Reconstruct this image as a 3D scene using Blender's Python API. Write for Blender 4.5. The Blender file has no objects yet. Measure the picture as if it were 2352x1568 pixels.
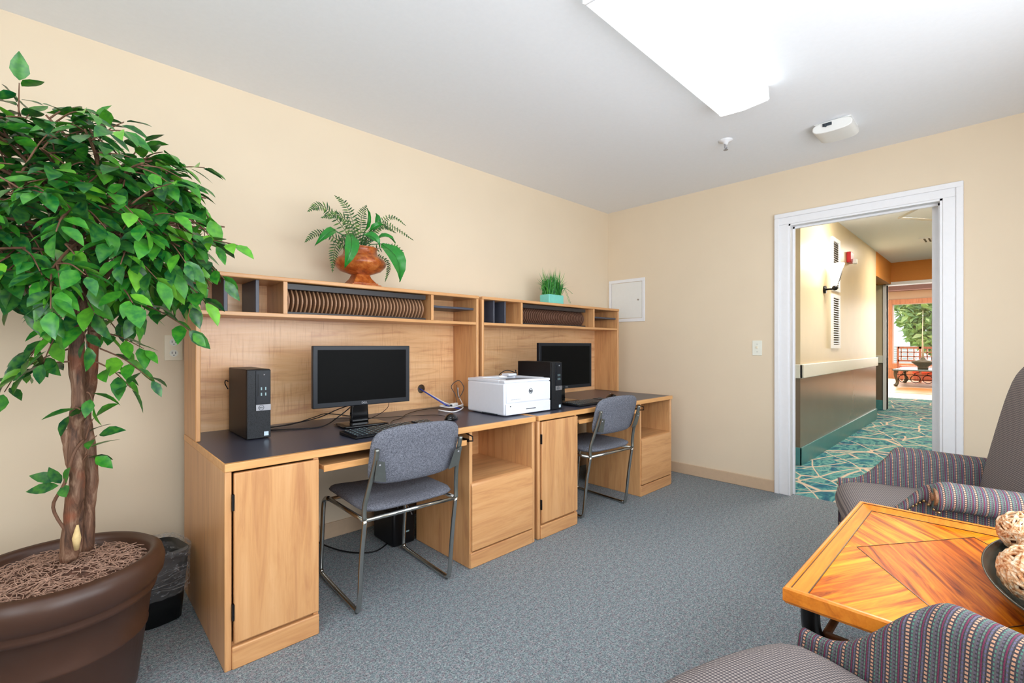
import bpy, bmesh, math, random
from mathutils import Vector, Matrix, Euler
PI = math.pi
random.seed(7)
S = bpy.context.scene
C = S.collection

# ------------------------------------------------------------------ camera, world, light, exposure
cam_d = bpy.data.cameras.new('camera')
cam = bpy.data.objects.new('camera', cam_d); C.objects.link(cam)
cam_d.sensor_width = 36.0; cam_d.lens = 1068.2 / 2352 * 36
cam_d.shift_y = (792.8 - 784) / 2352
cam_d.clip_start = 0.05
TH = 0.8075
cam.location = (-3.9116, -2.7004, 1.1236)
cam.rotation_euler = (PI / 2, 0, TH - PI / 2)
S.camera = cam
S.view_settings.view_transform = 'Standard'
S.view_settings.look = 'None'
S.view_settings.gamma = 1.0
S.view_settings.use_curve_mapping = False
S.view_settings.exposure = 0.54

w = bpy.data.worlds.new('world'); S.world = w; w.use_nodes = True
bg = w.node_tree.nodes['Background']
bg.inputs[0].default_value = (0.80, 0.92, 1.0, 1); bg.inputs[1].default_value = 1.25

def area(name, loc, rot, sx, sy, power, col=(1, 1, 1)):
    d = bpy.data.lights.new(name, 'AREA'); d.shape = 'RECTANGLE'; d.size = sx; d.size_y = sy
    d.energy = power; d.color = col
    o = bpy.data.objects.new(name, d); C.objects.link(o); o.location = loc; o.rotation_euler = rot
    return o
sun_d = bpy.data.lights.new('sun', 'SUN'); sun_d.energy = 4.0; sun_d.angle = 0.02; sun_d.color = (1, .95, .85)
sun = bpy.data.objects.new('sun', sun_d); C.objects.link(sun); sun.rotation_euler = (math.radians(38), 0, math.radians(70))
# added daylight from unseen windows behind the camera; daylight of the lounge window
area('added_daylight_front', (-2.75, -3.42, 1.30), (PI / 2 - .05, 0, 0), 3.0, 1.4, 47, (.90, .95, 1.0))
area('added_daylight_left', (-5.17, -2.45, 1.45), (PI / 2 + .40, 0, -PI / 2), 1.4, 1.4, 23, (.90, .95, 1.0))
area('daylight_lounge', (16.3, -1.5, 1.6), (PI / 2, 0, PI / 2), 3.4, 2.0, 130, (1, .98, .94))
# added ceiling area lights without visible fixtures; lounge one stands for its downlights
area('hallway_fill_light', (1.6, -2.1, 2.53), (0, 0, 0), .5, .5, 20, (1, .94, .86))
area('hallway_fill_light', (4.6, -2.2, 2.53), (0, 0, 0), .5, .5, 26, (1, .90, .78))
area('lounge_ceiling_lamp', (11.0, -1.6, 3.15), (0, 0, 0), 3, 3, 95, (1, .92, .80))

# ------------------------------------------------------------------ helpers
def lin(c):
    c /= 255.0
    return c / 12.92 if c <= .04045 else ((c + .055) / 1.055) ** 2.4
def rgb(r, g, b): return (lin(r), lin(g), lin(b), 1)

class NT:
    def __init__(s, name):
        s.m = bpy.data.materials.new(name); s.m.use_nodes = True
        s.t = s.m.node_tree; s.n = s.t.nodes; s.l = s.t.links
        s.b = s.n['Principled BSDF']
    def new(s, typ, **k):
        n = s.n.new(typ)
        for a, v in k.items(): setattr(n, a, v)
        return n
    def link(s, a, b): s.l.new(a, b)
    def math(s, op, a, b=None, c=None):
        n = s.new('ShaderNodeMath', operation=op)
        for i, v in enumerate((a, b, c)):
            if v is None: continue
            if hasattr(v, 'is_linked') or hasattr(v, 'links'): s.link(v, n.inputs[i])
            else: n.inputs[i].default_value = v
        return n.outputs[0]
    def ramp(s, fac, stops, const=False):
        r = s.new('ShaderNodeValToRGB'); cr = r.color_ramp
        if const: cr.interpolation = 'CONSTANT'
        while len(cr.elements) < len(stops): cr.elements.new(.5)
        for e, (p, c) in zip(cr.elements, stops): e.position = p; e.color = c
        s.link(fac, r.inputs[0]); return r.outputs[0]
    def coords(s, kind='Object', scale=(1, 1, 1), rot=(0, 0, 0)):
        tc = s.new('ShaderNodeTexCoord'); mp = s.new('ShaderNodeMapping')
        mp.inputs['Scale'].default_value = scale; mp.inputs['Rotation'].default_value = rot
        s.link(tc.outputs[kind], mp.inputs[0]); return mp.outputs[0]
    def noise(s, vec, scale, detail=3, rough=.5, dist=0):
        n = s.new('ShaderNodeTexNoise'); n.inputs['Scale'].default_value = scale
        n.inputs['Detail'].default_value = detail; n.inputs['Roughness'].default_value = rough
        n.inputs['Distortion'].default_value = dist
        s.link(vec, n.inputs['Vector']); return n.outputs['Fac']
    def mix(s, fac, a, b, mode='MIX'):
        n = s.new('ShaderNodeMix', data_type='RGBA', blend_type=mode)
        for i, v in ((0, fac), (6, a), (7, b)):
            if isinstance(v, (int, float)): n.inputs[i].default_value = v
            elif isinstance(v, tuple): n.inputs[i].default_value = v
            else: s.link(v, n.inputs[i])
        return n.outputs[2]
    def bump(s, h, strength=.3, dist=.002):
        n = s.new('ShaderNodeBump'); n.inputs['Strength'].default_value = strength
        n.inputs['Distance'].default_value = dist
        s.link(h, n.inputs['Height']); s.link(n.outputs[0], s.b.inputs['Normal'])
    def col(s, c):
        if isinstance(c, tuple): s.b.inputs['Base Color'].default_value = c
        else: s.link(c, s.b.inputs['Base Color'])
    def set(s, rough=.5, metal=0, **k):
        s.b.inputs['Roughness'].default_value = rough; s.b.inputs['Metallic'].default_value = metal
        for a, v in k.items(): s.b.inputs[a].default_value = v
        return s.m

def plain(name, c, rough=.5, metal=0, var=.06, scale=40, bump=0, **k):
    t = NT(name); v = t.coords()
    n = t.noise(v, scale, 3)
    d = tuple(x * (1 - var) for x in c[:3]) + (1,); u = tuple(min(1, x * (1 + var)) for x in c[:3]) + (1,)
    t.col(t.ramp(n, [(.3, d), (.7, u)]))
    if bump: t.bump(n, bump, .001)
    return t.set(rough, metal, **k)

def emit(name, c, strength):
    t = NT(name); t.col(c); t.b.inputs['Emission Color'].default_value = c
    t.b.inputs['Emission Strength'].default_value = strength
    return t.set(.4)

def wood(name, light, mid, dark, axis='z', rough=.35, scale=1.0, fleck=.0):
    t = NT(name)
    st = {'x': (1.2, 14, 14), 'y': (14, 1.2, 14), 'z': (14, 14, 1.2)}[axis]
    v = t.coords(scale=tuple(a * scale for a in st))
    n = t.noise(v, 1.6, 6, .62, .9)
    base = t.ramp(n, [(.28, dark), (.48, mid), (.72, light)])
    f = t.coords(scale={'x': (6, 160, 160), 'y': (160, 6, 160), 'z': (160, 160, 6)}[axis])
    fn = t.noise(f, 1.0, 2)
    base = t.mix(.25, base, t.ramp(fn, [(.35, mid), (.65, light)]))
    if fleck:
        g = t.coords(scale={'x': (130, 7, 7), 'y': (7, 130, 7), 'z': (7, 7, 130)}[axis])
        gn = t.noise(g, 1, 3, .6, .3)
        big = t.noise(t.coords(scale=(1, 1, 1)), 4, 2)
        m = t.math('MULTIPLY', t.ramp(gn, [(.5, (0, 0, 0, 1)), (.68, (1, 1, 1, 1))]),
                   t.ramp(big, [(.42, (0, 0, 0, 1)), (.62, (fleck, fleck, fleck, 1))]))
        base = t.mix(m, base, dark)
    t.col(base); t.bump(fn, .05, .0005)
    return t.set(rough)

M = {}
# ---- setting materials
M['wall'] = plain('painted_wall', rgb(231, 213, 187), .75, var=.015, scale=3)
M['ceiling'] = plain('ceiling_paint', rgb(240, 242, 246), .9, var=.01, scale=60)
M['white'] = plain('white_trim_paint', rgb(240, 240, 243), .4, var=.01)
M['tan_base'] = plain('tan_rubber_base', rgb(208, 180, 150), .5, var=.03)
M['taupe'] = plain('taupe_wall', rgb(128, 113, 97), .22, var=.03, scale=3)
M['hallwall'] = plain('hall_wall_paint', rgb(222, 204, 168), .35, var=.03, scale=4)
M['orange'] = plain('orange_wall', rgb(212, 138, 60), .7, var=.02)  # one even orange for the hallway header and fascia
M['teal'] = plain('teal_rubber_base', rgb(84, 146, 148), .3, var=.06, scale=20)
def carpet():
    t = NT('office_carpet'); v = t.coords()
    n = t.noise(v, 110, 4, .9)
    n2 = t.noise(v, 190, 3, .9)
    a = t.ramp(n, [(.36, rgb(30, 34, 42)), (.45, rgb(110, 122, 132)), (.49, rgb(132, 134, 144)),
                   (.52, rgb(146, 162, 170)), (.57, rgb(186, 198, 206)), (.64, rgb(228, 226, 220))])
    b = t.ramp(n2, [(.41, rgb(24, 28, 36)), (.48, rgb(128, 142, 152)), (.54, rgb(174, 186, 192)), (.62, rgb(232, 230, 222))])
    c = t.mix(.5, a, b)
    hue = t.noise(v, 60, 3, .8)
    c = t.mix(.20, c, t.ramp(hue, [(.38, rgb(150, 90, 95)), (.47, rgb(90, 120, 125)), (.55, rgb(70, 130, 120)), (.64, rgb(170, 140, 100))], True))
    blot = t.noise(v, 40, 3, .7)
    c = t.mix(.45, c, t.ramp(blot, [(.36, rgb(168, 166, 176)), (.5, rgb(222, 224, 228)), (.64, rgb(250, 252, 255))]), 'MULTIPLY')
    t.col(c); t.bump(n2, .6, .004)
    return t.set(.95)
M['carpet'] = carpet()
def hall_carpet():
    t = NT('hall_carpet'); v = t.coords(scale=(1, 1, 1))
    n = t.noise(t.coords(scale=(1, 2.2, 1)), 3.4, 5, .65, .6)
    base = t.ramp(n, [(.32, rgb(0, 76, 112)), (.44, rgb(24, 116, 136)), (.52, rgb(110, 172, 164)), (.58, rgb(38, 120, 132)), (.68, rgb(4, 84, 116))])
    fac = None
    nz = t.new('ShaderNodeTexNoise'); nz.inputs['Scale'].default_value = .9; nz.inputs['Detail'].default_value = 1
    t.link(v, nz.inputs['Vector'])
    for rz, sc, off, th in ((.55, (.75, 2.3, 1), 0, .020), (-.45, (.8, 2.6, 1), 3.1, .017), (1.2, (.9, 2.2, 1), 7.7, .011)):
        tc = t.new('ShaderNodeTexCoord'); mp = t.new('ShaderNodeMapping'); mp2 = t.new('ShaderNodeMapping')
        mp.inputs['Rotation'].default_value = (0, 0, rz); mp.inputs['Location'].default_value = (off, off, 0)
        mp2.inputs['Scale'].default_value = sc
        ad = t.new('ShaderNodeVectorMath', operation='MULTIPLY_ADD'); ad.inputs[1].default_value = (.35, .35, 0)
        t.link(nz.outputs['Color'], ad.inputs[0]); t.link(tc.outputs['Object'], ad.inputs[2])
        t.link(ad.outputs[0], mp.inputs[0]); t.link(mp.outputs[0], mp2.inputs[0])
        vo = t.new('ShaderNodeTexVoronoi', feature='DISTANCE_TO_EDGE'); vo.voronoi_dimensions = '2D'; vo.inputs['Scale'].default_value = 1.15
        t.link(mp2.outputs[0], vo.inputs['Vector'])
        r = t.ramp(vo.outputs['Distance'], [(th * .6, (1, 1, 1, 1)), (th * 1.3, (0, 0, 0, 1))])
        fac = r if fac is None else t.math('MAXIMUM', fac, r)
    t.col(t.mix(fac, base, rgb(222, 200, 178)))
    return t.set(.9)
M['hall_carpet'] = hall_carpet()
M['lounge_floor'] = plain('lounge_floor', rgb(222, 196, 168), .4, var=.05, scale=2)
M['orange_floor'] = wood('orange_wood_floor', rgb(236, 176, 112), rgb(222, 150, 84), rgb(196, 120, 62), 'y')
M['window_wood'] = wood('window_frame_wood', rgb(226, 170, 134), rgb(210, 150, 112), rgb(180, 120, 84), 'z')
def glass():
    t = NT('window_glass'); t.n.remove(t.b)
    o = t.n['Material Output']; a = t.new('ShaderNodeBsdfTransparent'); g = t.new('ShaderNodeBsdfGlossy')
    g.inputs['Roughness'].default_value = .02; mx = t.new('ShaderNodeMixShader'); mx.inputs[0].default_value = .06
    t.link(a.outputs[0], mx.inputs[1]); t.link(g.outputs[0], mx.inputs[2]); t.link(mx.outputs[0], o.inputs[0])
    return t.m
M['glass'] = glass()
# ---- furniture materials
ML, MM, MD = rgb(226, 174, 122), rgb(211, 155, 102), rgb(180, 120, 78)
M['maple_z'] = wood('maple_upright_grain', ML, MM, MD, 'z', .33)
M['maple_x'] = wood('maple_level_grain', ML, MM, MD, 'x', .33)
M['maple_edge'] = wood('maple_edge_band', rgb(234, 180, 118), rgb(224, 164, 102), rgb(204, 142, 84), 'x', .38)
M['maple_edge_z'] = wood('maple_edge_band_upright', rgb(234, 180, 118), rgb(224, 164, 102), rgb(204, 142, 84), 'z', .38)
M['maple_back'] = wood('figured_maple_back', rgb(242, 200, 154), rgb(232, 182, 132), rgb(186, 124, 86), 'x', .25, fleck=.5)
M['laminate'] = plain('charcoal_laminate', rgb(66, 68, 82), .32, var=.10, scale=300)
M['slate'] = plain('slate_grey_panel', rgb(72, 74, 86), .4)
M['navy'] = plain('dark_navy_panel', rgb(44, 50, 68), .35)
M['rack'] = plain('dark_rack_plastic', rgb(38, 34, 36), .4)
M['fin_tan'] = plain('tan_rack_fin', rgb(164, 124, 94), .5)
M['fin_brown'] = plain('brown_rack_fin', rgb(112, 78, 62), .5)
M['black'] = plain('black_plastic', rgb(15, 15, 18), .42, **{'Specular IOR Level': .3})
M['black_gloss'] = plain('glossy_black_plastic', rgb(16, 16, 18), .12)
M['screen'] = plain('dark_screen', rgb(14, 14, 14), .35, var=.02, **{'Specular IOR Level': .04})
M['bezel'] = plain('blue_black_bezel', rgb(20, 24, 32), .35, **{'Specular IOR Level': .3})
def mesh_grille():
    t = NT('hexagon_grille'); v = t.coords()
    vo = t.new('ShaderNodeTexVoronoi'); vo.inputs['Scale'].default_value = 240; t.link(v, vo.inputs['Vector'])
    t.col(t.ramp(vo.outputs['Distance'], [(.25, rgb(5, 5, 6)), (.5, rgb(30, 33, 38))]))
    t.bump(vo.outputs['Distance'], .15, .001)
    return t.set(.4, **{'Specular IOR Level': .3})
M['grille'] = mesh_grille()
M['key'] = plain('black_keycap', rgb(34, 38, 44), .3)
M['legend'] = plain('pale_key_legend', rgb(150, 180, 185), .5)
M['silver'] = plain('brushed_silver', rgb(150, 150, 155), .35, .6)
M['chrome'] = plain('chrome_steel', rgb(190, 190, 186), .16, 1.0, var=.03)
M['dull_metal'] = plain('grey_bracket_metal', rgb(150, 153, 148), .3, .9)
M['bluewhite'] = plain('pale_blue_sticker', rgb(200, 220, 235), .4)
M['printer'] = plain('white_printer_plastic', rgb(232, 235, 244), .35, var=.01)
M['printer_grey'] = plain('printer_tray_grey', rgb(70, 78, 84), .4)
M['ink'] = plain('dark_ink', rgb(50, 60, 68), .5)
M['white_plastic'] = plain('white_plastic', rgb(235, 235, 232), .35, var=.01)
M['ivory'] = plain('ivory_plastic', rgb(238, 226, 200), .35, var=.01)
M['ivory_switch'] = plain('switch_white_plastic', rgb(238, 238, 226), .35, var=.01)
M['white_cable'] = plain('white_cable', rgb(225, 222, 222), .4)
M['blue_cable'] = plain('blue_cable', rgb(50, 70, 170), .4)
M['tag'] = plain('light_paper', rgb(235, 235, 235), .6)
def tweed():
    t = NT('grey_tweed'); v = t.coords(scale=(1, 1, 1)); n = t.noise(v, 420, 3, .8); n2 = t.noise(v, 150, 2, .6)
    a = t.ramp(n, [(.36, rgb(46, 48, 56)), (.5, rgb(102, 105, 116)), (.66, rgb(168, 170, 180))])
    b = t.ramp(n2, [(.4, rgb(72, 74, 86)), (.6, rgb(128, 130, 142))])
    t.col(t.mix(.4, a, b)); t.bump(n, .5, .002); return t.set(.95)
M['tweed'] = tweed()
# ---- plants
def leafy(name, stops, rough=.35, trans=.0):
    t = NT(name); g = t.new('ShaderNodeNewGeometry')
    c = t.ramp(g.outputs['Random Per Island'], stops)
    n = t.noise(t.coords(), 60, 2)
    c = t.mix(.25, c, t.ramp(n, [(.35, stops[0][1]), (.65, stops[-1][1])]))
    t.col(c); return t.set(rough)
M['ficus'] = leafy('ficus_leaf', [(0, rgb(6, 62, 40)), (.35, rgb(10, 88, 42)), (.6, rgb(26, 112, 34)), (.85, rgb(58, 140, 36)), (1, rgb(116, 186, 50))], .32)
M['fern'] = leafy('fern_leaf', [(0, rgb(12, 60, 30)), (.5, rgb(36, 88, 34)), (1, rgb(96, 134, 50))], .5)
M['broad'] = leafy('broad_leaf', [(0, rgb(10, 78, 48)), (.5, rgb(22, 100, 50)), (1, rgb(44, 140, 44))], .3)
M['grass'] = leafy('plastic_grass', [(0, rgb(16, 88, 48)), (.5, rgb(40, 136, 52)), (1, rgb(96, 184, 66))], .45)
M['outdoor'] = leafy('garden_leaf', [(0, rgb(110, 150, 120)), (.4, rgb(160, 196, 130)), (.7, rgb(205, 228, 140)), (1, rgb(245, 250, 180))], .6)
def bark():
    t = NT('ficus_bark'); v = t.coords(scale=(16, 16, 3)); n = t.noise(v, 3, 5, .65, .8); n2 = t.noise(t.coords(), 8, 2)
    a = t.ramp(n, [(.3, rgb(52, 34, 26)), (.5, rgb(112, 78, 58)), (.7, rgb(164, 132, 108))])
    a = t.mix(t.ramp(n2, [(.55, (0, 0, 0, 1)), (.68, (.7, .7, .7, 1))]), a, rgb(150, 72, 36))
    t.col(a); t.bump(n, .8, .006); return t.set(.7)
M['bark'] = bark()
M['bare_wood'] = plain('bare_pale_wood', rgb(226, 196, 140), .8, var=.15, scale=60)
M['twig'] = plain('twig_brown', rgb(112, 78, 58), .7, var=.2)
M['mulch'] = plain('mulch_fibre', rgb(176, 140, 120), .9, var=.35, scale=120)
M['mulch_dark'] = plain('mulch_bed', rgb(100, 68, 54), .95, var=.4, scale=60, bump=.6)
M['pot'] = plain('brown_resin_pot', rgb(72, 46, 34), .38, var=.12, scale=7)
def urnmat():
    t = NT('copper_urn_glaze'); n = t.noise(t.coords(), 30, 5, .7)
    t.col(t.ramp(n, [(.3, rgb(112, 46, 18)), (.5, rgb(176, 88, 36)), (.7, rgb(206, 128, 62))])); t.bump(n, .15, .002)
    return t.set(.28)
M['urn'] = urnmat()
M['aqua'] = plain('aqua_planter', rgb(120, 208, 196), .35, var=.03)
M['bin'] = plain('black_bin_plastic', rgb(20, 20, 22), .35)
def liner():
    t = NT('clear_plastic_liner'); n = t.noise(t.coords(scale=(1, 1, 2.2)), 28, 5, .7, 1.5)
    t.col(rgb(225, 225, 228)); t.bump(n, 1.0, .02)
    a = t.ramp(n, [(.42, (.10, .10, .10, 1)), (.58, (.22, .22, .22, 1)), (.68, (.6, .6, .6, 1))])
    t.link(a, t.b.inputs['Alpha'])
    return t.set(.15)
M['liner'] = liner()
# ---- armchairs, table, bowl
def fabric(name, per, dash, kind):
    t = NT(name); uv = t.new('ShaderNodeUVMap'); sp = t.new('ShaderNodeSeparateXYZ'); t.link(uv.outputs[0], sp.inputs[0])
    u = t.math('FRACT', t.math('DIVIDE', sp.outputs[0], per)); v = t.math('FRACT', t.math('DIVIDE', sp.outputs[1], dash))
    base = rgb(108, 102, 106) if kind == 'stripe' else rgb(122, 114, 112); dk = rgb(68, 64, 70)
    if kind == 'stripe':
        full = t.ramp(u, [(0, rgb(134, 42, 84)), (.07, dk), (.12, base), (.20, dk), (.34, base), (.44, rgb(84, 80, 98)), (.52, dk), (.60, dk), (.76, dk), (.84, base), (.94, dk)], True)
        dots = t.ramp(u, [(0, rgb(134, 42, 84)), (.07, dk), (.12, rgb(106, 150, 126)), (.20, dk), (.25, rgb(112, 104, 120)), (.34, base), (.44, rgb(92, 150, 128)), (.52, dk), (.60, rgb(226, 172, 138)), (.76, dk), (.84, rgb(110, 108, 140)), (.94, dk)], True)
        on = t.ramp(v, [(0, (0, 0, 0, 1)), (.42, (1, 1, 1, 1))], True)
    else:
        full = t.ramp(u, [(0, dk), (.3, base), (.8, dk)], True)
        dots = t.ramp(u, [(0, rgb(104, 90, 94)), (.25, rgb(176, 164, 156)), (.7, base)], True)
        on = t.ramp(v, [(0, (0, 0, 0, 1)), (.5, (1, 1, 1, 1))], True)
    c = t.mix(on, full, dots)
    n = t.noise(t.coords(), 500, 2)
    c = t.mix(.12, c, t.ramp(n, [(.4, rgb(60, 55, 62)), (.6, rgb(150, 142, 150))]))
    t.col(c); t.bump(n, .3, .001); return t.set(.9)
M['stripe'] = fabric('striped_upholstery', .030, .0075, 'stripe')
M['dots'] = fabric('dotted_upholstery', .0085, .0070, 'dot')
M['brass'] = plain('antique_brass_nail', rgb(176, 146, 104), .3, .9)
M['leg_wood'] = wood('brown_leg_wood', rgb(120, 72, 40), rgb(92, 52, 28), rgb(60, 32, 18), 'z')
M['rosette'] = plain('carved_wood_rosette', rgb(140, 100, 70), .5, var=.35, scale=200)
def veneer(name, rz, cols):
    t = NT(name)
    tc = t.new('ShaderNodeTexCoord'); mp0 = t.new('ShaderNodeMapping'); mp0.inputs['Rotation'].default_value = (0, 0, rz)
    t.link(tc.outputs['Object'], mp0.inputs[0])
    mp = t.new('ShaderNodeMapping'); mp.inputs['Scale'].default_value = (2.2, 30, 5); t.link(mp0.outputs[0], mp.inputs[0])
    n = t.noise(mp.outputs[0], 1.3, 5, .6, 1.0)
    t.col(t.ramp(n, [(.30, cols[0]), (.42, cols[1]), (.55, cols[2]), (.72, cols[3])]))
    return t.set(.38, **{'Specular IOR Level': .12})
VC = [rgb(136, 52, 4), rgb(206, 100, 8), rgb(240, 142, 16), rgb(252, 176, 40)]
M['ven_a'] = veneer('tiger_veneer_left', .45, VC)
M['ven_b'] = veneer('tiger_veneer_right', -.75, VC)
M['ven_c'] = veneer('tiger_veneer_middle', -.42, [rgb(96, 34, 6), rgb(180, 76, 8), rgb(226, 114, 14), rgb(248, 154, 32)])
M['honey'] = wood('honey_table_rim', rgb(244, 154, 52), rgb(226, 128, 34), rgb(186, 92, 20), 'x', .28)
M['line'] = plain('dark_inlay_line', rgb(60, 28, 12), .3)
M['iron'] = plain('black_iron', rgb(22, 21, 22), .3, .4)
M['bowl'] = plain('dark_green_black_bowl', rgb(40, 46, 42), .2, var=.35, scale=18)
def rope():
    t = NT('woven_rope'); n = t.noise(t.coords(), 90, 3, .7)
    t.col(t.ramp(n, [(.32, rgb(176, 96, 52)), (.45, rgb(222, 168, 118)), (.6, rgb(240, 214, 182)), (.72, rgb(250, 236, 216))])); return t.set(.8)
M['rope'] = rope()
M['core'] = plain('dark_vine_core', rgb(150, 96, 62), .9, var=.4, scale=60)
M['yellow'] = plain('yellow_pod', rgb(226, 204, 40), .5)
M['pinkish'] = plain('pink_dried_flower', rgb(222, 110, 96), .7, var=.3, scale=90)
M['bamboo'] = plain('bamboo_ring', rgb(200, 164, 120), .6, var=.15)
M['pale_pod'] = plain('pale_green_pod', rgb(214, 222, 178), .6, var=.12)
M['red'] = plain('red_enamel', rgb(196, 30, 42), .35)
M['rust_wood'] = wood('red_brown_chair_wood', rgb(214, 150, 124), rgb(196, 124, 100), rgb(166, 94, 74), 'z')
M['cushion_red'] = plain('coral_cushion', rgb(214, 110, 84), .9, var=.15)
M['stone_top'] = plain('grey_stone_top', rgb(112, 128, 130), .25, var=.1, scale=20)
M['vase'] = plain('olive_brown_vase', rgb(98, 92, 76), .4, var=.15)
M['duct'] = plain('grey_painted_steel', rgb(168, 160, 150), .4, .3)
M['slat'] = plain('louvre_shadow_grey', rgb(90, 84, 72), .7)
M['siding'] = plain('pale_blue_siding', rgb(190, 215, 235), .6)
M['lens'] = None

def obj(name, bm, m, parent=None, bevel=0, smooth=None, seg=2, subsurf=0, loc=None):
    me = bpy.data.meshes.new(name); bmesh.ops.recalc_face_normals(bm, faces=bm.faces)
    bm.to_mesh(me); bm.free()
    o = bpy.data.objects.new(name, me); C.objects.link(o)
    for x in (m if isinstance(m, (list, tuple)) else [m]): me.materials.append(x)
    if parent: o.parent = parent
    if loc: o.location = loc
    if bevel:
        b = o.modifiers.new('bevel', 'BEVEL'); b.width = bevel; b.segments = seg; b.limit_method = 'ANGLE'; b.angle_limit = .6
        b.harden_normals = False
    if subsurf:
        s = o.modifiers.new('sub', 'SUBSURF'); s.levels = subsurf; s.render_levels = subsurf
    if smooth or (smooth is None and (bevel or subsurf)):
        for p in me.polygons: p.use_smooth = True
        if bevel:
            try:
                me.set_sharp_from_angle(angle=.7)
            except Exception: pass
    return o
def thing(name, label, cat, loc=(0, 0, 0), rz=0, group=None):
    o = bpy.data.objects.new(name, None); C.objects.link(o); o.location = loc; o.rotation_euler = (0, 0, rz)
    o.empty_display_size = .1
    return tag(o, label, cat, group)
def tag(o, label, cat, group=None):
    o['label'] = label; o['category'] = cat
    if group: o['group'] = group
    return o
def struct(name, bm, m, parent=None, **k):
    o = obj(name, bm, m, parent, **k)
    if not parent: o['kind'] = 'structure'
    return o
def part(o, label): o['label'] = label; return o
def dup(root, loc, rz, label, group=None):
    r = root.copy(); C.objects.link(r); r.location = loc; r.rotation_euler = (0, 0, rz); r['label'] = label
    if group: r['group'] = group
    for ch in list(root.children):
        c = ch.copy(); C.objects.link(c); c.parent = r
        for g in ch.children:
            d = g.copy(); C.objects.link(d); d.parent = c
    return r
def NB(): return bmesh.new()
def box(bm, x0, x1, y0, y1, z0, z1, mi=0):
    v = [bm.verts.new((x, y, z)) for x in (x0, x1) for y in (y0, y1) for z in (z0, z1)]
    for f in ((0, 1, 3, 2), (4, 6, 7, 5), (0, 4, 5, 1), (2, 3, 7, 6), (0, 2, 6, 4), (1, 5, 7, 3)):
        bm.faces.new([v[i] for i in f]).material_index = mi
    return bm
def bx(*a, **k): return box(NB(), *a, **k)
def prism(bm, pts, axis, a, b, mi=0):
    """pts: 2D outline, extruded along axis between a and b"""
    def P(p, t):
        return {'x': (t, p[0], p[1]), 'y': (p[0], t, p[1]), 'z': (p[0], p[1], t)}[axis]
    A = [bm.verts.new(P(p, a)) for p in pts]; B = [bm.verts.new(P(p, b)) for p in pts]
    n = len(pts)
    bm.faces.new(A).material_index = mi; bm.faces.new(B[::-1]).material_index = mi
    for i in range(n): bm.faces.new((A[i], B[i], B[(i + 1) % n], A[(i + 1) % n])).material_index = mi
    return bm
def catmull(P, n=6, closed=False):
    P = [Vector(p) for p in P]; out = []; L = len(P)
    rng = range(L if closed else L - 1)
    for i in rng:
        g = (lambda k: P[k % L]) if closed else (lambda k: P[max(0, min(L - 1, k))])
        p0, p1, p2, p3 = g(i - 1), g(i), g(i + 1), g(i + 2)
        for j in range(n):
            t = j / n
            out.append(.5 * ((2 * p1) + (-p0 + p2) * t + (2 * p0 - 5 * p1 + 4 * p2 - p3) * t * t + (-p0 + 3 * p1 - 3 * p2 + p3) * t ** 3))
    if not closed: out.append(P[-1])
    return out
def tube(bm, pts, r, n=8, closed=False, caps=True, mi=0):
    pts = [Vector(p) for p in pts]; L = len(pts)
    rr = r if isinstance(r, (list, tuple)) else [r] * L
    rings = []; up = None
    for i, p in enumerate(pts):
        if closed: t = pts[(i + 1) % L] - pts[i - 1]
        else: t = pts[min(L - 1, i + 1)] - pts[max(0, i - 1)]
        if t.length < 1e-9: t = Vector((0, 0, 1))
        t.normalize()
        if up is None: up = t.orthogonal().normalized()
        up = (up - t * up.dot(t))
        if up.length < 1e-6: up = t.orthogonal()
        up.normalize(); s = t.cross(up)
        rings.append([bm.verts.new(p + (up * math.cos(2 * PI * k / n) + s * math.sin(2 * PI * k / n)) * rr[i]) for k in range(n)])
    for i in range(L if closed else L - 1):
        a, b = rings[i], rings[(i + 1) % L]
        for k in range(n): bm.faces.new((a[k], a[(k + 1) % n], b[(k + 1) % n], b[k])).material_index = mi
    if caps and not closed:
        bm.faces.new(rings[0][::-1]).material_index = mi; bm.faces.new(rings[-1]).material_index = mi
    return bm
def lathe(bm, prof, n=40, cx=0, cy=0, close=True, sx=1, sy=1, wob=None, a0=0):
    rings = []
    for r, z in prof:
        ring = []
        for k in range(n):
            a = a0 + 2 * PI * k / n; q = wob(a, z) if wob else 1
            ring.append(bm.verts.new((cx + r * sx * q * math.cos(a), cy + r * sy * q * math.sin(a), z)))
        rings.append(ring)
    for a, b in zip(rings, rings[1:]):
        for k in range(n): bm.faces.new((a[k], a[(k + 1) % n], b[(k + 1) % n], b[k]))
    if close:
        bm.faces.new(rings[0][::-1]); bm.faces.new(rings[-1])
    return bm
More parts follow.
